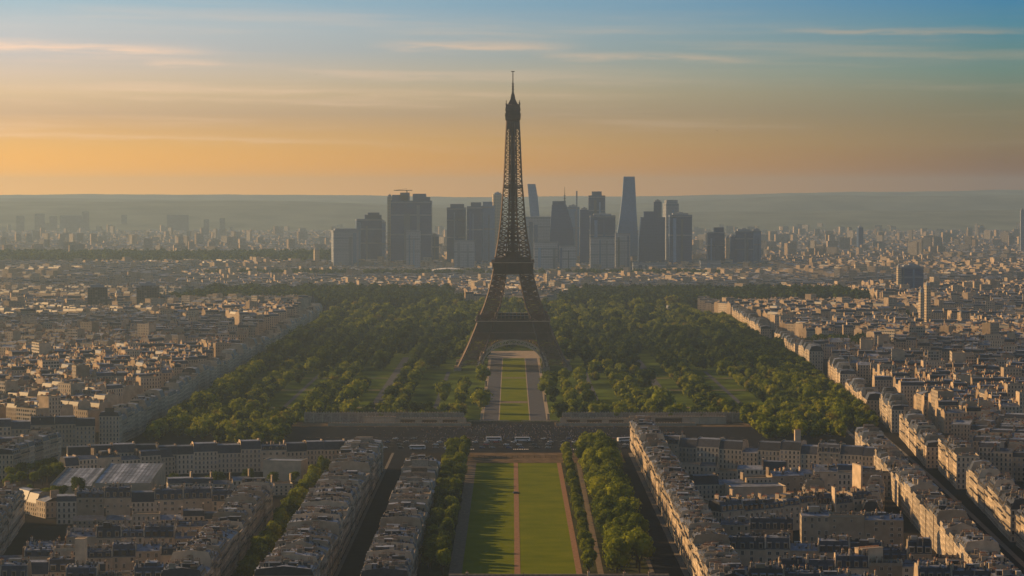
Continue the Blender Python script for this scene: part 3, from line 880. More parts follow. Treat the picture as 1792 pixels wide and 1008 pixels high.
def fit(dx, dy, ca, sa, da, dh, near, u, v, bw, bd, lev):
    """place a block, or the halves of it that fit the district"""
    lx, ly = u + bw / 2, v + bd / 2
    cx, cy = dx + ca * lx - sa * ly, dy + sa * lx + ca * ly
    corners = [(dx + ca * (u + a * bw) - sa * (v + b * bd), dy + sa * (u + a * bw) + ca * (v + b * bd)) for a in (0, 1) for b in (0, 1)]
    ok = [city_ok(x, y) and (x - dx) ** 2 + (y - dy) ** 2 <= min(((x - a) ** 2 + (y - b) ** 2 for a, b in near), default=1e18) for x, y in corners]
    if all(ok):
        if bd > 30:
            add_block(cx, cy, da, bw, bd, dh, cy)
        elif bw > 9:
            n = max(1, round(bw / 15))
            for k in range(n):
                lx = u + bw * (k + 0.5) / n
                CITY.append((dx + ca * lx - sa * ly, dy + sa * lx + ca * ly, da, bw / n - 0.06, min(13, bd - 1), dh + rngc.uniform(-3.5, 2.5)))
    elif lev < 3 and any(ok):
        if bw > bd:
            fit(dx, dy, ca, sa, da, dh, near, u, v, bw / 2, bd, lev + 1); fit(dx, dy, ca, sa, da, dh, near, u + bw / 2, v, bw / 2, bd, lev + 1)
        else:
            fit(dx, dy, ca, sa, da, dh, near, u, v, bw, bd / 2, lev + 1); fit(dx, dy, ca, sa, da, dh, near, u, v + bd / 2, bw, bd / 2, lev + 1)


dist = []
for _ in range(4000):
    y = rngc.uniform(1250, 7000); x = rngc.uniform(-0.23, 0.23) * y * 1.05 + rngc.uniform(-150, 150)
    if all((x - a) ** 2 + (y - b) ** 2 > 330 ** 2 for a, b, _, _ in dist):
        dist.append((x, y, rngc.uniform(-0.75, 0.75), rngc.uniform(16, 21)))
for di, (dx, dy, da, dh) in enumerate(dist):
    near = [(a, b) for j, (a, b, _, _) in enumerate(dist) if j != di and (a - dx) ** 2 + (b - dy) ** 2 < 800 ** 2]
    ca, sa = math.cos(da), math.sin(da)
    v = -330.0
    while v < 330:
        bd = rngc.uniform(36, 56)
        u = -330.0 - rngc.uniform(0, 30)
        while u < 330:
            bw = rngc.uniform(55, 120)
            fit(dx, dy, ca, sa, da, dh, near, u, v, bw, bd, 0)
            u += bw + rngc.uniform(9, 14)
        v += bd + rngc.uniform(9, 15)

CAP = 300
SPECS.sort(key=lambda s: s['w'] * s['h'] / s['y'] ** 2 * (1.0 if abs(s['x']) < 0.212 * s['y'] + 6 else 0.0), reverse=True)
single, rest = SPECS[:CAP], SPECS[CAP:]
single.sort(key=lambda s: (s['key'], s['i']))
count_of = {}
for s in single:
    count_of[s['key']] = count_of.get(s['key'], 0) + 1
seen_of = {}
ROOFWORD = {'tall': 'steep slate', 'mansard': 'slate mansard', 'gable': 'zinc gabled', 'flat': 'flat roofed'}
for s in single:
    rng = random.Random(s['seed'])
    seen_of[s['key']] = seen_of.get(s['key'], 0) + 1
    n = seen_of[s['key']]
    lab = '%s house %s' % (ordinal(n), s['front'])
    along = abs(math.sin(s['ang'])) > 0.7               # rows that run away from the camera are counted from their near end
    longer = '%s house from %s %s' % (ordinal(n), 'camera end' if along else 'lawn side', s['front'])
    if len(longer.replace('-', ' ').split()) <= 14:
        lab = longer
    b = thing('apartment_building', '%s %s' % (ROOFWORD[s['style']], lab), 'apartment building', (s['x'], s['y'], 0), s['ang'], 'stone apartment buildings in street rows')
    # which long side looks at the camera
    ca, sa = math.cos(s['ang']), math.sin(s['ang'])
    tocam = Vector((-s['x'], -s['y'])).normalized()
    fdot = Vector((sa, -ca)).dot(tocam)
    real = (fdot > 0.55 and s['y'] < 1900, -fdot > 0.55 and s['y'] < 1900)
    wall, roof = MB(), MB()
    pr, zr = building(wall, roof, s['w'], s['d'], s['h'], s['style'], s['tint'], s['fmat'], s['ends'], 2, real)
    near = s['y'] < 1480
    if s['y'] < 2100:                                   # attics, vents, ladders and skylight frames scattered over the roof
        w2, d2 = s['w'] / 2 - 0.8, s['d'] / 2 - 1.6
        for k in range(rng.choice((1, 1, 2)) if s['d'] > 15 else rng.choice((0, 1))):
            a, c = rng.uniform(1.4, 3.2), rng.uniform(1.5, 3.5); x, y = rng.uniform(-w2 + a, w2 - a) if w2 > a else 0, rng.uniform(-d2 + c, d2 - c) if d2 > c else 0
            zz = roof_z(pr, y) + rng.uniform(1.0, 2.2); roof.tint = rng.random()
            roof.box(x - a, x + a, y - c, y + c, s['h'] + 0.6, zz, rng.choice(('slate', 'slate', 'slate', 'party')), top='zinc')
            roof.box(x - a * 0.7, x + a * 0.1, y - c - 0.06, y - c - 0.003, zz - 1.0, zz - 0.2, 'window_glass')
        for k in range(int(s['w'] * s['d'] / (11 if near else 20))):
            x, y = rng.uniform(-w2, w2), rng.uniform(-d2, d2); a, c, zz = rng.uniform(0.12, 0.55), rng.uniform(0.12, 0.7), rng.uniform(0.3, 1.7)
            roof.tint = rng.random()
            roof.box(x - a, x + a, y - c, y + c, roof_z(pr, y) - 0.5, roof_z(pr, y) + zz, rng.choice(('slate', 'zinc', 'trim', 'slate', 'dark_iron', 'zinc', 'brick')))
        for k in range(3):                              # standing seams and snow boards
            y = rng.uniform(-d2, d2); roof.box(-w2, w2, y - 0.07, y + 0.07, roof_z(pr, y) - 0.2, roof_z(pr, y) + 0.22, 'slate')
    wall.build('wall', b); ro = roof.build('roof', b)
    nch = rng.choice((4, 5, 6)) if near else (4 if s['y'] < 1900 else 2)
    used = []
    for k in range(nch):
        L, me = rng.choice(CHIM)
        L = min(L, s['d'] * 0.4)
        x = rng.choice((-1, 1)) * (s['w'] / 2 - 0.75) if rng.random() < 0.6 else rng.uniform(-0.3, 0.3) * s['w']
        y = rng.uniform(-0.5, 0.5) * (s['d'] - 3.4 - L)
        if any(abs(x - a) < 1.8 and abs(y - c) < 5.0 for a, c in used):
            continue
        used.append((x, y))
        o = link('chimney', me, ro, (x, y, roof_z(pr, y) + 0.1))
    if near or s['y'] < 1560:
        for k in range(rng.choice((1, 2))):
            x, y = rng.uniform(-0.38, 0.38) * s['w'], rng.uniform(-0.3, 0.3) * s['d']
            if any(abs(x - a) < 2.2 and abs(y - c) < 4.5 for a, c in used):
                continue
            used.append((x, y))
            link('skylight', rng.choice(SKYL), ro, (x, y, roof_z(pr, y) + 0.1), 0)
    if s['style'] in ('mansard', 'tall') and s['y'] < 1760:
        me = rng.choice(DORM); nd = max(2, int(s['w'] / 3.6))
        sides = [1] if abs(fdot) < 0.55 else [1]
        for k in range(nd):
            x = -s['w'] / 2 + s['w'] * (k + 0.5) / nd
            if fdot > -0.2:
                o = link('dormer', me, ro, (x, -s['d'] / 2 + 0.45, s['h'] + 0.35)); o.scale = (1.25, 1.2, 1.5) if s['style'] == 'tall' else (1, 1, 1)
            if fdot < 0.2 and not (k % 2 and abs(fdot) < 0.2):
                o = link('dormer', me, ro, (x, s['d'] / 2 - 0.45, s['h'] + 0.35), math.pi); o.scale = (1.25, 1.2, 1.5) if s['style'] == 'tall' else (1, 1, 1)
    if True in real:
        hh, me = rng.choice(WIN); sg = 0 if real[0] else 1
        fl = max(3, round(s['h'] / 3.25)); nbay = max(2, int(s['w'] / 3.6)); cnt = 0
        for f in range(fl - 1, max(0, fl - 5), -1):
            for k in range(nbay):
                if rng.random() < 0.30:
                    continue
                x = -s['w'] / 2 + s['w'] * (k + 0.5) / nbay; z = s['h'] * f / fl + 0.55
                link('window', me, b, (x if sg == 0 else -x, (-s['d'] / 2 if sg == 0 else s['d'] / 2), z), 0 if sg == 0 else math.pi)

# everything beyond the three hundred largest: one mass of city
mb = MB(); rngm = random.Random(5)
for s in rest:
    mb.T = (math.cos(s['ang']), math.sin(s['ang']), s['x'], s['y'], 0)
    building(mb, mb, s['w'], s['d'], s['h'], s['style'], s['tint'], s['fmat'], s['ends'], 1)
    if s['y'] < 4200:
        mb.box(-s['w'] / 2 + 0.2, -s['w'] / 2 + 1.1, -s['d'] * 0.25, s['d'] * 0.2, s['h'] + 2, s['h'] + 6.5, 'brick')
for (x, y, a, ww, dd, h) in CITY:
    if 4700 < y < 6300 and -800 < x < 700:
        h *= 0.55
    mb.T = (math.cos(a), math.sin(a), x, y, 0)
    st = rngm.choice(('mansard', 'mansard', 'mansard', 'gable', 'flat')) if y < 5200 else rngm.choice(('mansard', 'gable', 'flat'))
    if rngm.random() < 0.035:
        h += rngm.uniform(6, 14); st = 'flat'
    pr, zr = building(mb, mb, ww, dd, h, st, rngm.random() * 0.7, rngm.choice(('facade', 'facade', 'facade_pale', 'slab_facade')) if st == 'flat' else rngm.choice(('facade', 'facade_pale')))
    if y < 5000:
        mb.tint = rngm.random()
        for k in range(3 if y < 3200 else 1):
            sx = rngm.choice((-1, 1)); L = rngm.uniform(1.5, 4.5); yy = rngm.uniform(-0.3, 0.3) * dd; xx = sx * (ww / 2 - rngm.uniform(0.7, 2.5)); zt = zr + rngm.uniform(0.6, 2.4)
            mb.box(xx - 0.5, xx + 0.5, yy - L / 2, yy + L / 2, h + 0.5, zt, 'brick' if rngm.random() < 0.6 else 'trim')
            mb.box(xx - 0.25, xx + 0.25, yy - L / 2 + 0.3, yy + L / 2 - 0.3, zt + 0.01, zt + 0.7, 'pots')
        if rngm.random() < 0.4:
            xx, yy = rngm.uniform(-0.3, 0.3) * ww, rngm.uniform(-0.25, 0.25) * dd
            mb.box(xx - 1, xx + 1, yy - 1, yy + 1, h + 0.5, zr + 1.3, 'trim', top='zinc')
# the suburbs, coarser with distance
for _ in range(16500):
    y = 7000 * (15500 / 7000) ** (rngm.random()); x = rngm.uniform(-0.238, 0.238) * y
    if in_wood(x, y):
        continue
    if y < 5:
        continue
    a = rngm.uniform(-0.9, 0.9); ww = rngm.uniform(10, 30); dd = rngm.uniform(9, 14); h = rngm.uniform(6, 17)
    if rngm.random() < 0.03:
        h = rngm.uniform(28, 52); ww = rngm.uniform(14, 38)
    mb.T = (math.cos(a), math.sin(a), x, y, 0)
    building(mb, mb, ww, dd, h, 'flat' if h > 20 else 'gable', rngm.random() * 0.8, 'slab_facade' if h > 20 else 'facade')
mb.T = None
tag(mb.build('city_buildings'), 'hazy mass of countless stone buildings spreading to the horizon', 'city', kind='stuff')

# ------------------------------------------------------------------ special buildings near by
# glazed hall with sloping roofs in the leafy yard
hall = thing('glazed_hall', 'low hall with pale sloping glazed roofs and golden end walls', 'hall', (0, 0, 0))
mb = MB(); rf = MB()
for (x0, x1, y0, y1, zf, zb) in ((-288, -262, 1545, 1606, 7.0, 11.5), (-261.9, -226, 1552, 1616, 8.0, 13.5)):
    mb.tint = 0.8
    mb.face([(x0, y0, 0), (x1, y0, 0), (x1, y0, zf), (x0, y0, zf)], 'pale_stone')
    mb.face([(x1, y1, 0), (x0, y1, 0), (x0, y1, zb), (x1, y1, zb)], 'pale_stone')
    mb.face([(x0, y1, 0), (x0, y0, 0), (x0, y0, zf + 1.2), (x0, y1, zb + 1.2)], 'pale_stone')
    mb.face([(x1, y0, 0), (x1, y1, 0), (x1, y1, zb + 1.6), (x1, y0, zf + 1.6)], 'pale_stone')
    n = 14
    for k in range(n):
        xa, xb = x0 + 0.4 + (x1 - x0 - 0.8) * k / n, x0 + 0.4 + (x1 - x0 - 0.8) * (k + 1) / n
        rf.tint = rg.random()
        rf.face([(xa, y0, zf), (xb - 0.25, y0, zf), (xb - 0.25, y1, zb), (xa, y1, zb)], 'roof_glass')
        rf.box(xb - 0.25, xb, y0, y1, zf - 0.5, zf - 0.4, 'zinc')
        rf.face([(xb - 0.25, y0, zf + 0.15), (xb, y0, zf + 0.15), (xb, y1, zb + 0.15), (xb - 0.25, y1, zb + 0.15)], 'zinc')
mb.build('wall', hall); rf.build('roof', hall)


def plain_block(name, label, cat, x, y, w_, d, h, ang, wallmat='party', topmat='zinc', capname='parapet', extra=None):
    b = thing(name, label, cat, (x, y, 0), ang)
    mb = MB(); mb.tint = 0.7; mb.box(-w_ / 2, w_ / 2, -d / 2, d / 2, 0, h, wallmat, top=topmat, cells=(2.7, 3.2)); mb.build('wall', b)
    mb = MB(); mb.tint = 0.6
    for a, bb, c, e in ((-w_ / 2 - 0.1, w_ / 2 + 0.1, -d / 2 - 0.1, -d / 2 + 0.3), (-w_ / 2 - 0.1, w_ / 2 + 0.1, d / 2 - 0.3, d / 2 + 0.1), (-w_ / 2 - 0.1, -w_ / 2 + 0.3, -d / 2 + 0.3, d / 2 - 0.3), (w_ / 2 - 0.3, w_ / 2 + 0.1, -d / 2 + 0.3, d / 2 - 0.3)):
        mb.box(a, bb, c, e, h + 0.003, h + 0.7, 'trim', bottom=True)
    mb.build(capname, b)
    return b


def gable_wall(name, label, x, y, w_, t, h, ang=0.0):
    """a free-standing party wall or stack"""
    b = thing(name, label, 'wall', (x, y, 0), ang)
    mb = MB(); mb.tint = 0.8; mb.box(-w_ / 2, w_ / 2, -t / 2, t / 2, 0, h, 'party'); mb.build('masonry', b)
    mb = MB(); mb.box(-w_ / 2 - 0.15, w_ / 2 + 0.15, -t / 2 - 0.15, t / 2 + 0.15, h + 0.002, h + 0.35, 'trim', bottom=True)
    n = max(2, int(w_ / 0.8))
    for k in range(n):
        xx = -w_ / 2 + w_ * (k + 0.5) / n; mb.box(xx - 0.18, xx + 0.18, -0.18, 0.18, h + 0.354, h + 1.0, 'pots')
    mb.build('coping', b)


gable_wall('chimney_wall', 'tall narrow sunlit chimney wall rising from the courtyard roofs', -202, 1160, 4.6, 7.0, 27)
gable_wall('chimney_wall', 'pale gable wall standing beside the boulevard row inside the big block', 212, 1520, 1.2, 16.0, 23, 0.2)
gable_wall('chimney_wall', 'broad blank party wall above the lowest roofs of the big block', 168, 1165, 12, 6.0, 22, 0.5)
gable_wall('chimney_wall', 'slender chimney wall beside the blue grey wing', 182, 1400, 0.9, 8.0, 23, 0.1)
gable_wall('chimney_wall', 'sunlit stack at the plaza end of the gabled wing', 196, 1702, 4.0, 3.0, 27, 0.1)
plain_block('rooftop_pavilion', 'pale box pavilion at the plaza end of the narrow lawn row', 'pavilion', -60, 1618, 19, 12, 15.5, 0.0, 'pale_stone')
plain_block('corner_house', 'plain blank walled house in the leafy yard behind the wing', 'house', -150, 1640, 26, 16, 13, -0.2, 'party')
plain_block('garden_house', 'low grey roofed workshop inside the big block', 'workshop', 150, 1530, 34, 22, 9, 0.15, 'party', 'zinc')
plain_block('garden_house', 'low shed with zinc roof behind the front row', 'shed', 130, 1290, 22, 26, 8, 0.1, 'party', 'zinc')
# terrace across the bottom of the view
tb = thing('terrace_building', 'long flat roofed building whose parapet crosses the lawn end', 'building')
mb = MB(); mb.tint = 0.4; mb.box(-28, 70, 1082, 1108, 0, 17.2, 'facade', top='gravel', cells=(2.7, 3.3)); mb.build('wall', tb)
mb = MB(); mb.box(-28.3, 70.3, 1107.4, 1108.4, 17.3, 18.3, 'brick', bottom=True); mb.box(-28.3, 70.3, 1081.6, 1082.6, 17.3, 18.3, 'brick', bottom=True)
mb.build('parapet', tb)
for x in (-20, 5, 34, 50, 61):
    link('chimney', CHIM[int(abs(x)) % 10][1], tb, (x, 1100, 18.2))

# low pavilions and terrace walls between the plaza and the park
def pavilion_wall(label, x0, x1, y, h, opens, depth=9, mat='pale_stone'):
    b = thing('terrace_wall', label, 'wall', (0, 0, 0))
    mb = MB(); mb.tint = 0.7
    mb.box(x0, x1, y, y + depth, 0, h, mat, top='dry_ground')
    n = max(2, int((x1 - x0) / 7))
    for k in range(n + 1):
        x = x0 + (x1 - x0) * k / n
        if not any(a - 1.2 < x < c + 1.2 for a, c in opens):
            mb.box(x - 0.45, x + 0.45, y - 0.35, y - 0.003, 0, h - 0.55, 'trim')
    mb.build('masonry', b)
    mb = MB(); mb.box(x0 - 0.3, x1 + 0.3, y - 0.45, y - 0.003, h - 0.5, h + 0.3, 'trim', bottom=True)
    for k in range(int((x1 - x0) / 2.2)):
        mb.box(x0 + 2.2 * k, x0 + 2.2 * k + 0.9, y - 0.4, y - 0.05, h + 0.304, h + 1.1, 'trim')
    mb.build('coping', b)
    for a, c in opens:
        mb = MB()
        mb.box(a, c, y - 0.06, y - 0.003, 0.4, h - 1.2, 'window_glass')
        mb.box(a - 0.5, a - 0.003, y - 0.38, y - 0.003, 0, h - 0.7, 'trim'); mb.box(c + 0.003, c + 0.5, y - 0.38, y - 0.003, 0, h - 0.7, 'trim')
        mb.build('opening', b)
pavilion_wall('low pale retaining wall along the plaza edge, shaded side', -150, -34, 2026, 2.2, (), 8)
pavilion_wall('low pale retaining wall along the plaza edge, sunlit side', 36, 150, 2026, 2.2, (), 8)
pavilion_wall('pale block like terrace wall between two dark recesses, shaded side', -122, -96, 2042, 6.0, ())
pavilion_wall('long terrace wall with dark recesses next to the park entrance, shaded side', -95, -38, 2045, 4.6, ((-92, -80), (-74, -62), (-57, -45)))
pavilion_wall('terrace wall with dark recesses next to the park entrance, sunlit side', 40, 96, 2045, 4.6, ((45, 56), (62, 74), (80, 92)))
pavilion_wall('pale terrace wall with one framed opening on the sunlit side', 97, 176, 2042, 6.2, ((118, 140),))
pavilion_wall('brown retaining wall under the shaded park trees', -172, -40, 2058, 8.0, (), 6, 'brick')
pavilion_wall('brown retaining wall under the sunlit park trees', 42, 190, 2058, 8.0, (), 6, 'brick')
sheet('dirt_strip', [(-180, 2020), (-33, 2020), (-33, 2058), (-180, 2058)], 0.09, 'dry_ground')
sheet('dirt_strip', [(35, 2020), (195, 2020), (195, 2058), (35, 2058)], 0.09, 'dry_ground')
for x0, x1, nm in ((-36, -2, 'low stone balustrade closing the shaded half of the park entrance'), (8, 38, 'low stone balustrade closing the sunlit half of the park entrance')):
    b = thing('balustrade', nm, 'balustrade')
    mb = MB(); mb.box(x0, x1, 2062, 2062.8, 1.1, 1.5, 'trim', bottom=True); mb.build('rail', b)
    mb = MB()
    for k in range(int((x1 - x0) / 1.2)):
        mb.box(x0 + k * 1.2, x0 + k * 1.2 + 0.35, 2062.1, 2062.7, 0, 1.098, 'trim')
    mb.build('baluster_row', b)
for i, x in enumerate((-25.5, 30.5)):
    for j, y in enumerate((2076, 2270, 2450, 2636)):
        b = thing('stone_pillar', 'pale stone pillar at the %s alley edge, %s from the plaza' % (('shaded', 'sunlit')[i], ordinal(j + 1)), 'pillar', (x, y, 0), 0, 'pillars along the park alleys')
        mb = MB(); mb.box(-1.3, 1.3, -1.3, 1.3, 0, 1.2, 'trim'); mb.box(-0.9, 0.9, -0.9, 0.9, 1.203, 5.2, 'trim'); mb.build('shaft', b)
        mb = MB(); mb.box(-1.3, 1.3, -1.3, 1.3, 5.203, 5.9, 'trim', bottom=True); mb.build('cap', b)
# fence across the lawn end
fb = thing('fence', 'brown timber fence across the dry strip at the lawn end', 'fence')
mb = MB()
for x in np.arange(-40, 72, 4.0):
    mb.box(x, x + 0.25, 1776, 1776.25, 0, 1.9, 'bark')
mb.build('post_row', fb)
mb = MB()
for z in (0.7, 1.3, 1.8):
    mb.box(-40, 72, 1776.05, 1776.2, z, z + 0.12, 'bark', bottom=True)
mb.build('rail', fb)

# ------------------------------------------------------------------ towers of the business district and other tall buildings
def section_tower(label, x0p, x1p, ytop, Y, mat, depth=0.8, rot=0.0, steps=(), cap=True, top_x=None, bot_x=None, mast=None, flare=None, tint=0.5, name='office_tower', cat='office tower', group='towers of the business district', storey=4.0):
    """a tower that spans photo columns x0p..x1p with its top at photo row ytop, standing at distance Y.
    steps: extra (x0p, x1p, ytop) volumes on top; top_x/flare: other column pairs at given rows for leaning or flaring bodies"""
    k = Y / F
    X = lambda p: (p - 896) * k
    Z = lambda r: EYE - (r - 345) * k
    cx = (X(x0p) + X(x1p)) / 2; wd = X(x1p) - X(x0p); dp = wd * depth
    scale = 1.0 / (abs(math.cos(rot)) + depth * abs(math.sin(rot)))
    b = thing(name, label, cat, (cx, Y + dp / 2, 0), rot, group)
    mb = MB(); mb.tint = tint
    secs = [(0.0, X(x0p) - cx, X(x1p) - cx)]
    if flare:
        secs = [(max(0.0, Z(r)), X(a) - cx, X(c) - cx) for r, a, c in flare]
        if secs[0][0] > 0:
            secs.insert(0, (0.0, secs[0][1], secs[0][2]))
    secs.append((Z(ytop), X(top_x[0]) - cx if top_x else secs[-1][1], X(top_x[1]) - cx if top_x else secs[-1][2]))
    for (za, a0, a1), (zb, b0, b1) in zip(secs, secs[1:]):
        a0, a1, b0, b1 = (v * scale for v in (a0, a1, b0, b1))
        da, db = (a1 - a0) * depth / 2, (b1 - b0) * depth / 2
        A = [(a0, -da, za), (a1, -da, za), (a1, da, za), (a0, da, za)]; B = [(b0, -db, zb), (b1, -db, zb), (b1, db, zb), (b0, db, zb)]
        fl = max(1, round((zb - za) / storey))
        for i in range(4):
            j = (i + 1) % 4; nw = max(1, round((Vector(A[i]) - Vector(A[j])).length / 4))
            v0 = round(za / storey)
            mb.face([A[i], A[j], B[j], B[i]], mat, [(0, v0), (nw, v0), (nw, v0 + fl), (0, v0 + fl)])
        mb.face(B, 'zinc')
    mb.build('body', b)
    zt = secs[-1][0]
    if mat in (D, BL, PN) and not flare and not top_x and wd > 22:
        rr = random.Random(label)
        hw, hd = wd * scale / 2, dp * scale / 2
        for q in ([0.62] if rr.random() < 0.5 else [0.5, 0.78]) + [0.965]:
            mb = MB(); mb.tint = 0.9; z = zt * q            # plant floors as bands round the tower
            for x0, x1, y0, y1 in ((-hw - 0.5, hw + 0.5, -hd - 0.5, -hd - 0.01), (-hw - 0.5, hw + 0.5, hd + 0.01, hd + 0.5), (-hw - 0.5, -hw - 0.01, -hd, hd), (hw + 0.01, hw + 0.5, -hd, hd)):
                mb.box(x0, x1, y0, y1, z, z + 3.6, 'tower_band', bottom=True)
            mb.build('plant_floor', b)
        for q in sorted(rr.sample((-0.8, -0.55, -0.2, 0.1, 0.35, 0.7), 2)):
            wf = rr.uniform(0.05, 0.16) * hw; mb = MB(); mb.tint = rr.random()
            mb.box(q * hw - wf, q * hw + wf, -hd - 0.9, -hd - 0.52, 0, zt * rr.uniform(0.8, 0.95), rr.choice(('tower_glass_blue', 'tower_band', 'tower_glass_dark')))
            mb.build('facade_strip', b)
    for a, c, r in steps:
        mb = MB(); mb.tint = tint * 0.8
        xa, xc = (X(a) - cx) * scale, (X(c) - cx) * scale
        mb.box(xa, xc, -dp * scale * 0.32, dp * scale * 0.32, zt + 0.01, Z(r), mat, top='zinc', cells=(4, storey)); mb.build('setback', b)
    if mat == PN and group == 'towers of the business district':
        cap = False
    if cap and not steps:
        mb = MB(); mb.tint = 0.4
        wt = (secs[-1][2] - secs[-1][1]) * scale; xm = (secs[-1][1] + secs[-1][2]) / 2 * scale
        mb.box(xm - wt * 0.36, xm + wt * 0.34, -dp * scale * 0.3, dp * scale * 0.25, zt + 0.01, zt + 4.5, 'tower_panel'); mb.box(xm - wt * 0.1, xm + wt * 0.12, -dp * scale * 0.1, dp * scale * 0.15, zt + 4.52, zt + 7, 'tower_panel')
        mb.build('roof_plant', b)
    if mast:
        xm, rt = mast
        mb = MB(); zb = max(zt, 0); z2 = Z(rt); x = (X(xm) - cx) * scale
        mb.bar((x, 0, zb), (x, 0, zb + (z2 - zb) * 0.55), 3.2, 'dark_iron', 2.2); mb.bar((x, 0, zb + (z2 - zb) * 0.55), (x, 0, z2), 1.6, 'dark_iron', 0.8)
        for q in (0.2, 0.35, 0.5):
            mb.bar((x - 3, 0, zb + (z2 - zb) * q), (x + 3, 0, zb + (z2 - zb) * q), 1.0, 'dark_iron')
        mb.build('mast', b)
    return b


D, BL, PN, PL = 'tower_glass_dark', 'tower_glass_blue', 'tower_panel', 'tower_pale'
G = section_tower
G('squat grey slab with dark top band at the end of the skyline', 578, 627, 403, 6300, PN, 0.6, 0.22, steps=((582, 624, 400),))
G('stepped slate tower with sloping top next to the squat grey slab', 620, 668, 383, 6500, D, 0.8, 0.12, steps=((636, 668, 376), (642, 664, 372)))
G('slim blue tower attached beside the stepped slate tower', 660, 675, 388, 6620, BL, 0.9, 0.1)
G('widest dark blue tower block of the skyline with notched roof', 684, 755, 351, 6400, D, 0.6, 0.0, steps=((686, 714, 341), (700, 716, 337), (722, 745, 339), (745, 752, 345)))
G('added pale strip standing for the sunlit edge of the widest block', 678, 686, 344, 6520, PL, 1.0, 0.0)  # no tower of its own: pale colour added for the block's sunlit flank
G('pale grey lower block standing before the widest tower', 711, 735, 404, 6150, PN, 0.8, 0.0, tint=0.9)
G('low slate block beside the base of the widest tower', 752, 768, 412, 6600, D, 0.8)
G('dark flat topped tower with rail crown before the light low block', 782, 815, 363, 6500, D, 0.8, 0.0, steps=((788, 812, 357),))
G('dark tower joined to a lighter glass half near the iron tower', 817, 844, 361, 6450, D, 0.8, 0.0, steps=((824, 842, 354),))
G('lighter glass tower joined to the dark twin near the iron tower', 843, 866, 360, 6480, BL, 0.8, 0.0, steps=((845, 862, 353),))
G('low light grey block at the foot of the rail crowned tower', 795, 830, 421, 6150, PN, 0.7, 0.0, tint=0.85)
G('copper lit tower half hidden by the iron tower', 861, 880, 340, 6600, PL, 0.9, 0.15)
G('leaning pale blue glass tower with a cut top', 926, 943, 322, 6900, BL, 0.8, 0.0, flare=((470, 928, 944), (377, 928, 944), (344, 925, 941)), top_x=(923, 937), cap=False, tint=1.0)
G('pale broad block behind the spire of dark glass', 918, 968, 379, 6700, PN, 0.6, 0.0, tint=0.8)
G('dark tapering tower carrying a tall mast', 965, 1005, 358, 6400, D, 0.8, 0.0, flare=((470, 962, 1006), (425, 962, 1005), (400, 963, 1003)), top_x=(966, 991), mast=(988.5, 327), steps=((967, 990, 352),))
G('faint pale tower behind the thin pole', 992, 1014, 362, 6950, BL, 0.8, 0.0, tint=0.95)
G('needle thin grey pole tower on the skyline', 1008, 1010.5, 334, 6600, PN, 1.0, 0.0, cap=False)
G('narrow dark slab with rounded head next to the thin pole', 1015, 1030, 367, 6350, D, 0.8)
G('tall dark tower with small cap above the wide twin slabs', 1030, 1059, 342, 6700, D, 0.8, 0.0, steps=((1036, 1053, 335),))
G('wide dark slab below the capped tall tower', 1033, 1077, 377, 6450, D, 0.6)
G('light grey block in front of the wide dark slab', 1033, 1076, 416, 6150, PN, 0.6, 0.0, tint=0.75)
G('tallest curved tower flaring towards its foot', 1081, 1117, 309, 6600, BL, 0.7, 0.0, flare=((475, 1080, 1118), (405, 1081, 1116), (372, 1086, 1114), (340, 1089.5, 1112.5)), top_x=(1091.5, 1111), cap=False, tint=0.25)
G('pale slab standing before the tallest curved tower', 1077, 1103, 408, 6200, PN, 0.7, 0.0, tint=0.7)
G('dark tower with one sloping side and stepped head', 1120, 1164, 380, 6500, D, 0.7, 0.0, flare=((470, 1117, 1164), (420, 1118, 1164)), top_x=(1122, 1164), steps=((1127, 1150, 370),))
G('slim dark tower rising behind the stepped head', 1144, 1158, 353, 6750, D, 0.9)
G('dark tower with open crown and sunlit flank', 1161, 1188, 356, 6700, PN, 0.8, 0.25, steps=((1163, 1187, 350),))
G('big plain dark blue slab at the sunlit end of the main cluster', 1172, 1211, 376, 6350, D, 0.8)
G('low dark stepped tower standing apart from the main cluster', 1238, 1268, 406, 6500, D, 0.8, 0.0, steps=((1250, 1267, 398),))
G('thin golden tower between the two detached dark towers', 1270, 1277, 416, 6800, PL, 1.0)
G('small slate tower in front of the thin golden tower', 1278, 1288, 414, 6450, D, 0.9)
G('detached wide dark tower with a lighter glass side', 1287, 1318, 404, 6450, D, 0.8)
G('lighter glass tower attached to the detached dark tower', 1316, 1332, 404, 6520, BL, 0.8, 0.0, tint=0.2)
G('pale square block at the foot of the mast tower', 935, 976, 424, 6100, PN, 0.7, 0.0, tint=1.0)
G('smaller pale block next to the pale square block', 979, 1008, 431, 6080, PN, 0.7, 0.0, tint=0.95)
G('small light block below the sloping sided tower', 1108, 1165, 462, 6050, PN, 0.4, 0.0, tint=0.9, cap=False)
G('low pale block below the detached dark towers', 1226, 1262, 458, 6100, PN, 0.6, 0.0, tint=0.8)
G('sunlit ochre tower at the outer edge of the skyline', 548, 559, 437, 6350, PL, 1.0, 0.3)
TG = 'tall blocks among the city roofs'
def H(*a, **k):
    k.update(name='tower_block', cat='tower block', group=TG); return section_tower(*a, **k)
H('dark double slab tower block above the hazy quarter', 150, 187, 503, 4050, 'slab_dark', 0.6, 0.15, tint=0.2)
H('sunlit cream tower block next to the dark double slab', 199, 213, 513, 4200, PL, 0.9, 0.4)
H('dark square tower block beside the wood edge', 235, 278, 500, 4060, 'slab_dark', 0.6, 0.15, tint=0.2)
H('thin sunlit tower block at the wood corner', 289, 294, 506, 4200, PL, 1.0, 0.3)
H('blue slab tower block behind the golden twin chimneystacks', 1575, 1617, 468, 4700, D, 0.5, 0.12)
H('cream strip tower attached to the blue slab', 1570, 1578, 468, 4690, PL, 1.0, 0.3)  # slab's sunlit edge, added as a separate cream-coloured volume
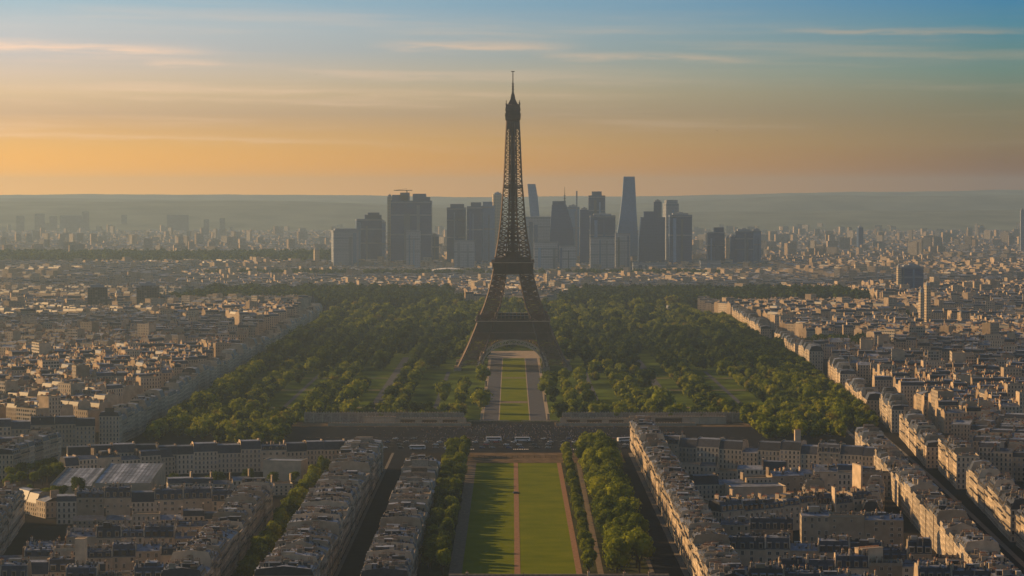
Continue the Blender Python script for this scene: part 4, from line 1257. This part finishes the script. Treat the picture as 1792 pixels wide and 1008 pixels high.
H('taller golden twin shaft standing among the roofs', 1619, 1630, 500, 3640, PL, 1.0, 0.35)
H('shorter golden twin shaft standing among the roofs', 1609, 1618.5, 512, 3630, PL, 1.0, 0.35)
H('white square block above the far roofs', 1497, 1517, 462, 5600, PL, 0.8, 0.0, cap=False)
H('white long block next to the white square block', 1525, 1558, 466, 5650, PL, 0.4, 0.0, cap=False)
H('lone slim tower far behind the white blocks', 1500, 1511, 398, 8600, D, 0.9, 0.3)
H('thin dark chimney tower by the picture edge', 1786, 1792, 368, 8000, PN, 0.9)
H('cream block beside the dark wood strip', 1636, 1650, 516, 4300, PL, 0.9, 0.3)
H('white office block with dark stripes before the skyline', 783, 807, 486, 5150, PL, 0.7, 0.2)
H('small cream tower by the iron tower waist', 955, 963, 480, 5200, PL, 0.9, 0.3)
H('pale slab at the end of the park wood', 609, 648, 545, 3980, PL, 0.4, 0.25)
H('golden corner mansion at the park end of the boulevard', 1161, 1200, 540, 4000, PL, 0.7, 0.3)
for i, (a, c, r, Y) in enumerate(((28, 42, 378, 10400), (60, 78, 374, 10600), (86, 100, 378, 10600), (103, 143, 377, 10500), (143, 156, 370, 10700), (212, 222, 376, 11000), (290, 330, 376, 10500), (356, 366, 384, 10200), (384, 394, 382, 10200))):
    H('%s faint block along the hazy horizon, counted from the sunward edge' % ordinal(i + 1), a, c, r, Y * 1.22, 'slab_facade', 0.6, 0.1, cap=False, tint=0.0)
# crane over the widest tower
k = 6420 / F
b = thing('tower_crane', 'thin tower crane above the widest dark tower block', 'crane', ((712 - 896) * k, 6430, 0))
mb = MB(); mb.bar((0, 0, 150), (0, 0, 206), 2.2, 'dark_iron'); mb.build('crane_mast', b)
mb = MB(); mb.bar((-34, 0, 204.5), (14, 0, 204.5), 1.8, 'dark_iron'); mb.bar((0, 0, 209), (-30, 0, 205), 0.6, 'dark_iron'); mb.build('jib', b)
# stadium-like pale canopy before the skyline
b = thing('exhibition_hall', 'low hall with a pale curved roof before the skyline', 'hall', ((785 - 896) * 5950 / F, 5950, 0))
mb = MB(); mb.box(-40, 40, -20, 20, 0, 10, 'slab_facade', top='zinc', cells=(4, 4)); mb.build('wall', b)
mb = MB()
for i in range(10):
    a0, a1 = -46 + 9.2 * i, -46 + 9.2 * (i + 1)
    z = lambda x: 10.3 + 6 * (1 - (x / 46) ** 2)
    mb.face([(a0, -24, z(a0)), (a1, -24, z(a1)), (a1, 24, z(a1) + 1), (a0, 24, z(a0) + 1)], 'white_paint')
    mb.face([(a0, -24, z(a0) - 0.8), (a1, -24, z(a1) - 0.8), (a1, -24, z(a1)), (a0, -24, z(a0))], 'white_paint')
mb.build('roof', b)
# church spire at the end of the avenue roofs
b = thing('church_spire', 'little stone church with spire above the avenue roofs', 'church', at(549, 560) + (0,))
mb = MB(); mb.box(-9, 9, -14, 14, 0, 17, 'pale_stone', top='slate'); mb.box(-3, 3, -16, -10, 17.01, 27, 'pale_stone'); mb.build('nave', b)
mb = MB()
for i in range(4):
    c = [(-3, -16), (3, -16), (3, -10), (-3, -10)]; p, q = c[i], c[(i + 1) % 4]
    mb.face([p + (27.02,), q + (27.02,), (0, -13, 44)], 'slate')
mb.build('spire', b)

# ------------------------------------------------------------------ trees
nrng = np.random.default_rng(3)
T_ = (1 + 5 ** 0.5) / 2
ICO_V = np.array([(-1, T_, 0), (1, T_, 0), (-1, -T_, 0), (1, -T_, 0), (0, -1, T_), (0, 1, T_), (0, -1, -T_), (0, 1, -T_), (T_, 0, -1), (T_, 0, 1), (-T_, 0, -1), (-T_, 0, 1)], float)
ICO_V /= np.linalg.norm(ICO_V[0])
ICO_F = np.array([(0, 11, 5), (0, 5, 1), (0, 1, 7), (0, 7, 10), (0, 10, 11), (1, 5, 9), (5, 11, 4), (11, 10, 2), (10, 7, 6), (7, 1, 8), (3, 9, 4), (3, 4, 2), (3, 2, 6), (3, 6, 8), (3, 8, 9), (4, 9, 5), (2, 4, 11), (6, 2, 10), (8, 6, 7), (9, 8, 1)])


def crown(r, h, lobes, leaves, leaf, seed):
    """(verts, triangles, tint per triangle): leaf clumps over lumpy lobes; bottom of the crown at z=0"""
    g = np.random.default_rng(seed)
    V, T, C = [], [], []; n = 0
    dirs = g.normal(size=(lobes, 3)); dirs[:, 2] += 0.25; dirs /= np.linalg.norm(dirs, axis=1)[:, None]
    cs = dirs * g.uniform(0.35, 0.72, (lobes, 1)) * np.array([r, r, h / 2]); cs[:, 2] += h / 2
    rs = g.uniform(0.36, 0.56, lobes) * min(r, h * 0.6)
    ct = g.uniform(0.15, 0.75, lobes)
    for c, q, t in zip(cs, rs, ct):
        v = ICO_V * q * 0.80 * g.uniform(0.8, 1.15, (12, 1)) + c
        V.append(v); T.append(ICO_F + n); C.append(np.full(20, t)); n += 12
        u = g.normal(size=(leaves, 3)); u /= np.linalg.norm(u, axis=1)[:, None]; u[:, 2] = np.abs(u[:, 2]) * np.where(g.random(leaves) < 0.75, 1, -1)
        p = c + u * q * g.uniform(0.78, 1.12, (leaves, 1))
        a = g.normal(size=(leaves, 3)); a -= u * (a * u).sum(1)[:, None] * 0.75; a /= np.linalg.norm(a, axis=1)[:, None]
        b_ = np.cross(u + g.normal(size=(leaves, 3)) * 0.35, a); b_ /= np.linalg.norm(b_, axis=1)[:, None] + 1e-9
        s_ = leaf * g.uniform(0.6, 1.3, (leaves, 1))
        tri = np.stack([p + a * s_, p - a * s_ * 0.6 + b_ * s_ * 0.8, p - a * s_ * 0.6 - b_ * s_ * 0.8], axis=1)
        V.append(tri.reshape(-1, 3)); T.append(np.arange(leaves * 3).reshape(-1, 3) + n); n += leaves * 3
        C.append(np.clip(t + g.normal(0, 0.13, leaves), 0, 1))
    return np.concatenate(V), np.concatenate(T), np.concatenate(C)


def tri_mesh(name, V, T, C, mat):
    me = bpy.data.meshes.new(name)
    me.vertices.add(len(V)); me.vertices.foreach_set('co', V.astype(np.float32).ravel())
    me.loops.add(len(T) * 3); me.loops.foreach_set('vertex_index', T.astype(np.int32).ravel())
    me.polygons.add(len(T)); me.polygons.foreach_set('loop_start', np.arange(0, len(T) * 3, 3, dtype=np.int32))
    a = me.attributes.new('tint', 'FLOAT', 'FACE'); a.data.foreach_set('value', C.astype(np.float32))
    me.materials.append(MATS[mat]); me.update(calc_edges=True)
    return me


def trunk_mesh(h, r, seed):
    g = random.Random(seed); mb = MB()
    p = Vector((0, 0, 0)); q = Vector((g.uniform(-0.2, 0.2), g.uniform(-0.2, 0.2), h))
    mb.bar(p, q, r * 2, 'bark', r * 1.5)
    for k in range(4):
        a = k * 1.57 + g.uniform(-0.4, 0.4)
        mb.bar(q - Vector((0, 0, 0.3)), q + Vector((math.cos(a) * 1.8, math.sin(a) * 1.8, 2.6)), r * 1.1, 'bark', r * 0.4)
    return mb.mesh('trunk')


KINDS = []        # (radius, crown height, trunk height)
for i, (r, h, t) in enumerate(((3.6, 8.0, 2.6), (4.4, 9.0, 3.0), (5.2, 10.0, 3.2), (6.2, 11.5, 3.2), (7.2, 12.5, 3.6), (4.6, 11.5, 3.0))):
    V, T, C = crown(r, h, 12, 95, 0.62, 100 + i)
    KINDS.append((r, h, t, tri_mesh('crown', V, T, C, 'leaves'), trunk_mesh(t + 1.0, 0.24 + 0.03 * i, i)))

TREES = []       # individual: (x, y, kind, scale, label stem, group, ordinal key)
rt = random.Random(21)


def tree_row(stem, group, x0, y0, x1, y1, step, kinds, jit=1.0, sc=(0.9, 1.1), skip=0.0):
    L = math.hypot(x1 - x0, y1 - y0); n = int(L / step)
    for i in range(n):
        if rt.random() < skip:
            continue
        f = (i + 0.5) / n
        TREES.append((x0 + (x1 - x0) * f + rt.uniform(-jit, jit), y0 + (y1 - y0) * f + rt.uniform(-jit, jit), rt.choice(kinds), rt.uniform(*sc), stem, group))


tree_row('tree in the shaded lawn edge row beside the grey gravel path', 'trees on the shaded side of the long lawn', -34.5, 1212, -34.5, 1800, 10.5, (0, 1, 5), 1.0, (0.85, 1.15))
tree_row('tree in the inner row between shaded lawn edge trees and houses', 'trees on the shaded side of the long lawn', -42, 1225, -42, 1790, 13.0, (1, 2), 1.2, (0.85, 1.1))
tree_row('small tree in the clipped row along the sunlit lawn edge', 'trees on the sunlit side of the long lawn', 38.6, 1220, 38.6, 1790, 11.0, (0, 0, 1), 0.7, (0.8, 1.05))
tree_row('broad tree in the sunlit double row beside the pale path', 'trees on the sunlit side of the long lawn', 53, 1215, 53, 1795, 15.0, (2, 3, 4), 1.6, (1.05, 1.35))
tree_row('broad tree in the sunlit double row beside the street', 'trees on the sunlit side of the long lawn', 63, 1222, 63, 1795, 16.0, (3, 4), 1.6, (1.1, 1.4))
tree_row('street tree in the dark gap behind the broad row', 'trees in the leafy yards', -127, 1180, -127, 1660, 14.0, (2, 3), 2.5, (0.85, 1.1))
tree_row('yard tree in the hedge line before the glazed hall', 'trees in the leafy yards', -278, 1484, -165, 1490, 8.5, (0, 1), 1.5, (0.8, 1.05))
tree_row('yard tree at the outer corner behind the hall', 'trees in the leafy yards', -312, 1452, -266, 1540, 10.0, (1, 2, 3), 3, (0.8, 1.1))
tree_row('yard tree along the outer yard road', 'trees in the leafy yards', -320, 1560, -296, 1640, 10.0, (1, 2), 3, (0.8, 1.1))
tree_row('yard tree behind the slate wing', 'trees in the leafy yards', -215, 1560, -135, 1600, 13.0, (1, 2), 6, (0.8, 1.05))
TREES.append((-61, 1607, 2, 1.35, 'bright lone tree at the pavilion end of the lawn row', 'trees in the leafy yards'))
tree_row('street tree at the corner block before the avenue', 'trees in the leafy yards', -330, 1625, -300, 1700, 10.0, (1, 2), 2, (0.8, 1.0))
for gx0, gx1, nm in ((-165, -30, 'shaded'), (36, 205, 'sunlit')):
    tree_row('big tree in the first park row above the plaza, %s half' % nm, 'first park rows above the plaza', gx0, 2092, gx1, 2092, 12.5, (2, 3, 4), 3, (0.95, 1.2))
tree_row('big tree in the front corner of the park, shaded side', 'first park rows above the plaza', -268, 1960, -180, 2050, 13, (3, 4), 6, (0.95, 1.2))
tree_row('big tree in the front corner of the park, sunlit side', 'first park rows above the plaza', 205, 1990, 262, 1935, 12, (3, 4), 5, (0.95, 1.2))

TREES = TREES[:300]
cnt = {}
for (x, y, kd, sc_, stem, group) in TREES:
    r, h, t, cme, tme = KINDS[kd]
    cnt[stem] = cnt.get(stem, 0) + 1
    lab = stem if stem.startswith('bright lone') else '%s %s' % (ordinal(cnt[stem]), stem)
    if ' row ' in stem and 'park' not in stem and 'yard' not in stem and len(lab.replace('-', ' ').split()) <= 13:
        lab += ' from camera end'
    o = thing('tree', lab, 'tree', (x, y, 0), rt.uniform(0, 6.28), group)
    o.scale = (sc_, sc_, sc_ * rt.uniform(0.95, 1.1))
    link('trunk', tme, o); link('crown', cme, o, (0, 0, t), rt.uniform(0, 6.28))

# the park wood: trees too many to count, one mass
TEMPL = [crown(r, h, 7, 34, 1.15, 300 + i) for i, (r, h) in enumerate(((5.8, 9), (6.8, 10.5), (7.8, 11.5), (8.8, 13.0), (5.6, 13.5), (9.6, 14)))]
FAR_T = [crown(7.5, 12, 4, 16, 2.0, 400 + i) for i in range(4)]


def wood(name, label, spots, templ, dim=False):
    Vs, Ts, Cs = [], [], []; n = 0
    for (x, y, s_, z) in spots:
        V, T, C = templ[nrng.integers(len(templ))]
        a = nrng.uniform(0, 6.28); ca, sa = math.cos(a), math.sin(a)
        W = np.empty_like(V)
        W[:, 0] = (V[:, 0] * ca - V[:, 1] * sa) * s_ + x; W[:, 1] = (V[:, 0] * sa + V[:, 1] * ca) * s_ + y; W[:, 2] = V[:, 2] * s_ + z
        Vs.append(W); Ts.append(T + n); n += len(V)
        dark = dim or (2640 < y < 3350 and abs(x) > 60) or nrng.random() < 0.25      # lower leaf tint: far woods, belt around and behind the tower, a random quarter
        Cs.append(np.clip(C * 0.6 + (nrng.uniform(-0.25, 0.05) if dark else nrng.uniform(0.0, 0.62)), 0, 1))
    me = tri_mesh(name, np.concatenate(Vs), np.concatenate(Ts), np.concatenate(Cs), 'wood_leaves')
    return tag(link(name, me), label, 'wood', kind='stuff')


spots = []
def park_free(x, y):
    if -29 < x < 34 and y < 3030:
        return False
    if abs(x - TX) < 82 and 2500 < y < 2815:
        return False
    if -137 < x < -109 or 130 < x < 157:
        return y > 2900
    if y < 2110 or any(a - 3 < x < a + 8 for a in (-205, -70, 76, 205)) and y < 2660:
        return False
    if any(c - 3 < y < c + 12 for c in (2200, 2400, 2560)) and (x < -128 or x > 148):
        return False
    return True
for y in np.arange(2110, 4100, 11.0):                    # straight double rows along the alleys
    for x in (-236, -222, -176, -163, -108, -96, -46, 52, 101, 113, 165, 178, 226, 240):
        if park_free(x, y) and nrng.random() < 0.86 and not (abs(x) < 60 and y > 2440):
            spots.append((x + nrng.uniform(-1, 1), y + nrng.uniform(-1.5, 1.5), 7.5))
for _ in range(24000):
    x, y = nrng.uniform(-272, 266), nrng.uniform(2105, 4130)
    if not park_free(x, y):
        continue
    dens = 0.5 + 0.5 * math.sin(x / 24.0 + 1.5 * math.sin(y / 120.0)) * math.cos(y / 75.0 + 0.8 * math.sin(x / 40))
    if dens < 0.60 and y < 2660:
        continue
    spots.append((x, y, 14.5 if y < 3000 else 15.5))
grid, keep = {}, []
for (x, y, rad) in spots:
    gx, gy = int(x // 13), int(y // 13)
    if any((x - a) ** 2 + (y - b_) ** 2 < rad * rad for i in (-1, 0, 1) for j in (-1, 0, 1) for a, b_ in grid.get((gx + i, gy + j), ())):
        continue
    grid.setdefault((gx, gy), []).append((x, y)); keep.append((x, y, nrng.uniform(0.62, 1.0) if rad < 8 else nrng.choice((0.6, 0.9, 1.15, 1.35, 1.55)) * nrng.uniform(0.9, 1.1), 2.2))
for sx in (-274, -266):                                 # avenue trees along the shaded edge
    keep += [(sx + nrng.uniform(-1, 1), y, nrng.uniform(0.85, 1.1), 2.5) for y in np.arange(1880 if sx == -274 else 2100, 4100, 11.5)]
for sx in (262, 272, 281):
    keep += [(min(sx, lerp(BW, y) - 6) + nrng.uniform(-1, 1), y, nrng.uniform(0.85, 1.1), 2.5) for y in np.arange(2020 if sx < 270 else 2200, 4100, 12.5)]
for off in (-3, 9, 20):
    keep += [(lerp(BW, y) + off + nrng.uniform(-1, 1), y, nrng.uniform(0.7, 1.0) if off > 0 else nrng.uniform(0.9, 1.2), 2.2) for y in np.arange(1985, 3760, 12.0)]
for (xa, xb, ya, yb) in ((-272, -175, 1905, 2100), (-215, -172, 1850, 1910), (196, 258, 1895, 2100), (-175, -35, 2066, 2100), (38, 200, 2066, 2100)):
    keep += [(x + nrng.uniform(-4, 4), y + nrng.uniform(-4, 4), nrng.uniform(0.75, 1.1), 2.0) for x in np.arange(xa, xb, 13) for y in np.arange(ya, yb, 14)]
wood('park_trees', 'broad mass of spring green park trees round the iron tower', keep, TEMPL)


def scatter(x0, x1, y0, y1, step, s0, s1):
    out = []
    for x in np.arange(x0, x1, step):
        for y in np.arange(y0, y1, step):
            out.append((x + nrng.uniform(-0.4, 0.4) * step, y + nrng.uniform(-0.4, 0.4) * step, nrng.uniform(s0, s1), 2.0))
    return out
wood('far_trees', 'dark green wood bands behind the park and in the hazy distance',
     scatter(-585, -88, 4125, 4330, 13, 1.2, 1.9) + scatter(-560, -100, 4330, 4720, 20, 1.3, 2.0) + scatter(88, 430, 4125, 4330, 13, 1.2, 1.8) + scatter(120, 640, 4330, 4720, 20, 1.3, 1.9)
     + scatter(-90, 90, 4140, 4200, 15, 0.7, 1.0) + scatter(-1750, -480, 6620, 7290, 24, 2.0, 3.0) + scatter(382, 468, 3042, 3098, 11, 1.0, 1.4) + scatter(302, 418, 2962, 3028, 11, 1.0, 1.4)
     + scatter(-700, 500, 5750, 5850, 24, 1.2, 1.6) + scatter(-900, -640, 3560, 3600, 13, 1.0, 1.5) + scatter(430, 600, 3760, 3800, 13, 1.0, 1.4), FAR_T, True)

# ------------------------------------------------------------------ cars, people, birds
def car_meshes(paint):
    body, glass, wheel = MB(), MB(), MB()
    secs = [(-2.15, 0.55, 0.75), (-2.0, 0.35, 0.95), (-1.0, 0.30, 1.0), (1.2, 0.30, 0.98), (2.1, 0.38, 0.78), (2.2, 0.5, 0.66)]
    for (xa, a0, a1), (xb, b0, b1) in zip(secs, secs[1:]):
        for s in (-1, 1):
            body.face([(xa, s * 0.88, a0), (xb, s * 0.88, b0), (xb, s * 0.88, b1), (xa, s * 0.88, a1)][::s], paint)
        body.face([(xa, -0.88, a1), (xb, -0.88, b1), (xb, 0.88, b1), (xa, 0.88, a1)], paint)
    for x, a, c in ((-2.15, 0.55, 0.75), (2.2, 0.5, 0.66)):
        body.face([(x, -0.88, a), (x, 0.88, a), (x, 0.88, c), (x, -0.88, c)], paint)
    rf = [(-1.35, 1.42), (0.35, 1.45)]
    body.face([(-1.35, -0.68, 1.42), (0.35, -0.68, 1.45), (0.35, 0.68, 1.45), (-1.35, 0.68, 1.42)], paint)
    glass.face([(-1.95, -0.8, 0.96), (-1.35, -0.68, 1.415), (-1.35, 0.68, 1.415), (-1.95, 0.8, 0.96)], 'window_glass')
    glass.face([(1.15, -0.8, 0.99), (0.35, -0.68, 1.445), (0.35, 0.68, 1.445), (1.15, 0.8, 0.99)], 'window_glass')
    for s in (-1, 1):
        glass.face([(-1.95, s * 0.8, 0.97), (1.15, s * 0.8, 0.99), (0.35, s * 0.68, 1.44), (-1.35, s * 0.68, 1.41)], 'window_glass')
    n = 10
    for k in range(n):
        a, c = 6.283 * k / n, 6.283 * (k + 1) / n
        P = lambda t, y: (0.33 * math.cos(t), y, 0.33 + 0.33 * math.sin(t))
        wheel.face([P(a, -0.1), P(c, -0.1), P(c, 0.1), P(a, 0.1)], 'tyre'); wheel.face([(0, -0.1, 0.33), P(c, -0.1), P(a, -0.1)], 'tyre'); wheel.face([(0, 0.1, 0.33), P(a, 0.1), P(c, 0.1)], 'tyre')
    return body.mesh('body'), glass.mesh('windows'), wheel.mesh('wheel')


CARS = {p: car_meshes(p) for p in ('car_white', 'car_black', 'car_grey', 'car_red', 'car_blue')}


def car(x, y, rz, paint, label, group):
    o = thing('car', label, 'car', (x, y, 0.07), rz, group)
    bm_, gm, wm = CARS[paint]
    link('body', bm_, o); link('glass', gm, o)
    for a in (-1.35, 1.35):
        for s in (-0.82, 0.82):
            link('wheel', wm, o, (a, s, 0))
    return o


rc = random.Random(4)
names = {'car_white': 'white', 'car_black': 'black', 'car_grey': 'grey', 'car_red': 'red', 'car_blue': 'blue'}
seen = {}
for lane, (y, x0, x1, step, where) in enumerate(((1846, -95, 95, 9, 'in the plaza lane along the dry strip'), (1868, -85, 95, 12, 'in the second plaza lane'), (1888, -95, 95, 10, 'in the middle of the plaza'), (1915, -90, 98, 15, 'in the plaza lane before the terrace walls'))):
    x = x0
    while x < x1:
        p = rc.choice(('car_white', 'car_white', 'car_grey', 'car_black', 'car_black', 'car_red', 'car_blue'))
        k_ = (names[p], where); seen[k_] = seen.get(k_, 0) + 1
        car(x, y + rc.uniform(-0.5, 0.5), 0 if lane < 2 else math.pi, p, '%s %s car %s, counted towards the sunlit side' % (ordinal(seen[k_]), names[p], where), 'cars on the plaza')
        x += step * rc.uniform(0.7, 1.6)
for i in range(22):
    y = 1500 + i * 24 + rc.uniform(-6, 6); p = rc.choice(('car_white', 'car_grey', 'car_black', 'car_blue'))
    car(lerp(BW, y) + rc.choice((1.3, 6.0, 13.0, 18.0)), y, math.pi / 2, p, '%s car on the dark boulevard from the camera end, painted %s' % (ordinal(i + 1), names[p]), 'cars on the boulevard')
for i in range(16):
    y = 1290 + i * 32 + rc.uniform(-8, 8); p = rc.choice(('car_white', 'car_grey', 'car_black'))
    car(-73.9, y, math.pi / 2, p, '%s parked car along the shaded street from the camera end, painted %s' % (ordinal(i + 1), names[p]), 'cars parked in the shaded street')
def coach(x, y, rz, label):
    o = thing('coach', label, 'coach', (x, y, 0.07), rz, 'coaches on the plaza')
    mb = MB(); mb.tint = 0.5
    prof_ = [(-5.9, 0.5, 2.9), (-5.7, 0.35, 3.15), (5.2, 0.35, 3.15), (5.8, 0.45, 2.7), (6.0, 0.5, 1.4)]
    for (xa, a0, a1), (xb, b0, b1) in zip(prof_, prof_[1:]):
        for sg in (-1, 1):
            mb.face([(xa, sg * 1.25, a0), (xb, sg * 1.25, b0), (xb, sg * 1.25, b1), (xa, sg * 1.25, a1)][::sg], 'car_white')
        mb.face([(xa, -1.25, a1), (xb, -1.25, b1), (xb, 1.25, b1), (xa, 1.25, a1)], 'car_white')
    for xx, a, c in ((-5.9, 0.5, 2.9), (6.0, 0.5, 1.4)):
        mb.face([(xx, -1.25, a), (xx, 1.25, a), (xx, 1.25, c), (xx, -1.25, c)], 'car_white')
    mb.build('body', o)
    mb = MB()
    for sg in (-1, 1):
        mb.face([(-5.4, sg * 1.262, 1.55), (5.2, sg * 1.262, 1.55), (5.2, sg * 1.262, 2.6), (-5.4, sg * 1.262, 2.6)][::sg], 'window_glass')
    mb.build('glass', o)
    for a in (-3.6, 3.9):
        for sg in (-1.2, 1.2):
            wl = link('wheel', CARS['car_white'][2], o, (a, sg, 0)); wl.scale = (1.5, 1.2, 1.5)
coach(-44, 1836, 0.0, 'white coach parked by the dry strip in front of the shaded lawn trees')
coach(-70, 1838, 0.02, 'white coach parked nearest the narrow lawn row pavilion')
coach(8, 1900, 0.0, 'white coach in mid plaza straight ahead of the red path')
coach(-14, 1902, 0.03, 'white coach in mid plaza beside the crowd')
coach(86, 1898, 0.5, 'white coach turning at the sunlit end of the plaza')
car(2.7, 1562, 0.3, 'car_black', 'small dark vehicle stopped on the red path halfway along the lawn', 'vehicles on the lawn path')['group'] = 'vehicles on the lawn path'


def figure(mb, x, y, z, h, top, leg):
    rings = [(0.0, 0.10), (0.25, 0.13), (0.48, 0.19), (0.62, 0.18), (0.80, 0.23), (0.84, 0.08), (0.87, 0.07), (0.90, 0.10), (0.96, 0.11), (1.0, 0.05)]
    a = rc.uniform(0, 6.28)
    for (h0, r0), (h1, r1) in zip(rings, rings[1:]):
        mat = leg if h1 <= 0.48 else (top if h1 <= 0.84 else 'skin')
        for k in range(5):
            p, q = a + 1.2566 * k, a + 1.2566 * (k + 1)
            mb.face([(x + r0 * math.cos(p), y + r0 * math.sin(p), z + h0 * h), (x + r0 * math.cos(q), y + r0 * math.sin(q), z + h0 * h), (x + r1 * math.cos(q), y + r1 * math.sin(q), z + h1 * h), (x + r1 * math.cos(p), y + r1 * math.sin(p), z + h1 * h)], mat)


mb = MB()
for _ in range(620):
    x, y = rc.gauss(5, 48), rc.uniform(1898, 2030)
    if abs(x) > 130:
        continue
    figure(mb, x, y, 0.07, rc.uniform(1.55, 1.9), rc.choice(('cloth_light', 'cloth_light', 'car_blue', 'cloth_dark', 'car_grey', 'cloth_dark', 'cloth_dark')), rc.choice(('cloth_dark', 'car_blue')))
tag(mb.build('crowd'), 'scattered crowd of tiny people walking over the dark plaza', 'crowd', kind='stuff')


def bird(label, px, py, Y, s_, tilt):
    o = thing('bird', label, 'bird', ((px - 896) * Y / F, Y, EYE - (py - 345) * Y / F), tilt, 'birds in the evening sky')
    mb = MB()
    secs = [(-0.30, 0.01), (-0.18, 0.06), (0.0, 0.085), (0.16, 0.07), (0.26, 0.05), (0.34, 0.045), (0.40, 0.012)]
    for (xa, ra), (xb, rb) in zip(secs, secs[1:]):
        for k in range(6):
            a, c = 1.0472 * k, 1.0472 * (k + 1)
            mb.face([(xa * s_, ra * s_ * math.cos(a), ra * s_ * math.sin(a)), (xb * s_, rb * s_ * math.cos(a), rb * s_ * math.sin(a)), (xb * s_, rb * s_ * math.cos(c), rb * s_ * math.sin(c)), (xa * s_, ra * s_ * math.cos(c), ra * s_ * math.sin(c))], 'cloth_dark')
    for sg in (-1, 1):
        P = [(0.15, 0.05), (0.22, 0.32), (0.05, 0.62), (-0.02, 0.60), (-0.08, 0.30), (-0.08, 0.05)]
        up = lambda q: 0.02 + 0.18 * q
        top = [(x * s_, sg * y * s_, (up(y) + 0.012) * s_) for x, y in P]; bot = [(x * s_, sg * y * s_, up(y) * s_) for x, y in P]
        mb.face(top, 'cloth_dark'); mb.face(bot[::-1], 'cloth_dark')
    mb.face([(-0.28 * s_, 0, 0.01 * s_), (-0.46 * s_, 0.09 * s_, 0.01 * s_), (-0.46 * s_, -0.09 * s_, 0.01 * s_)], 'cloth_dark')
    mb.build('body', o)
bird('tiny dark bird in the sky over the sunlit roofs', 1254, 229, 700, 0.7, 1.0)
bird('tiny dark bird in the sky above the widest tower', 553, 131, 900, 0.7, 0.4)

# ------------------------------------------------------------------ the air
mb = MB(); mb.box(-6950, 6950, -450, 20950, -1.0, 345, 'ground', bottom=True)
hm = bpy.data.materials.new('haze'); hm.use_nodes = True
ht = NT(hm.node_tree); ht.n.clear()
pv = ht.node('ShaderNodeVolumePrincipled')
pv.inputs['Color'].default_value = HAZE_COLOR + (1,); pv.inputs['Density'].default_value = HAZE_DENSITY; pv.inputs['Anisotropy'].default_value = HAZE_ANISO
ho = ht.node('ShaderNodeOutputMaterial'); ht.l.new(pv.outputs[0], ho.inputs['Volume'])
try:
    hm.cycles.homogeneous_volume = True
except Exception:
    pass
haze = mb.build('haze'); haze.data.materials.clear(); haze.data.materials.append(hm)
tag(haze, 'pale evening haze over the whole city', 'haze', kind='stuff')
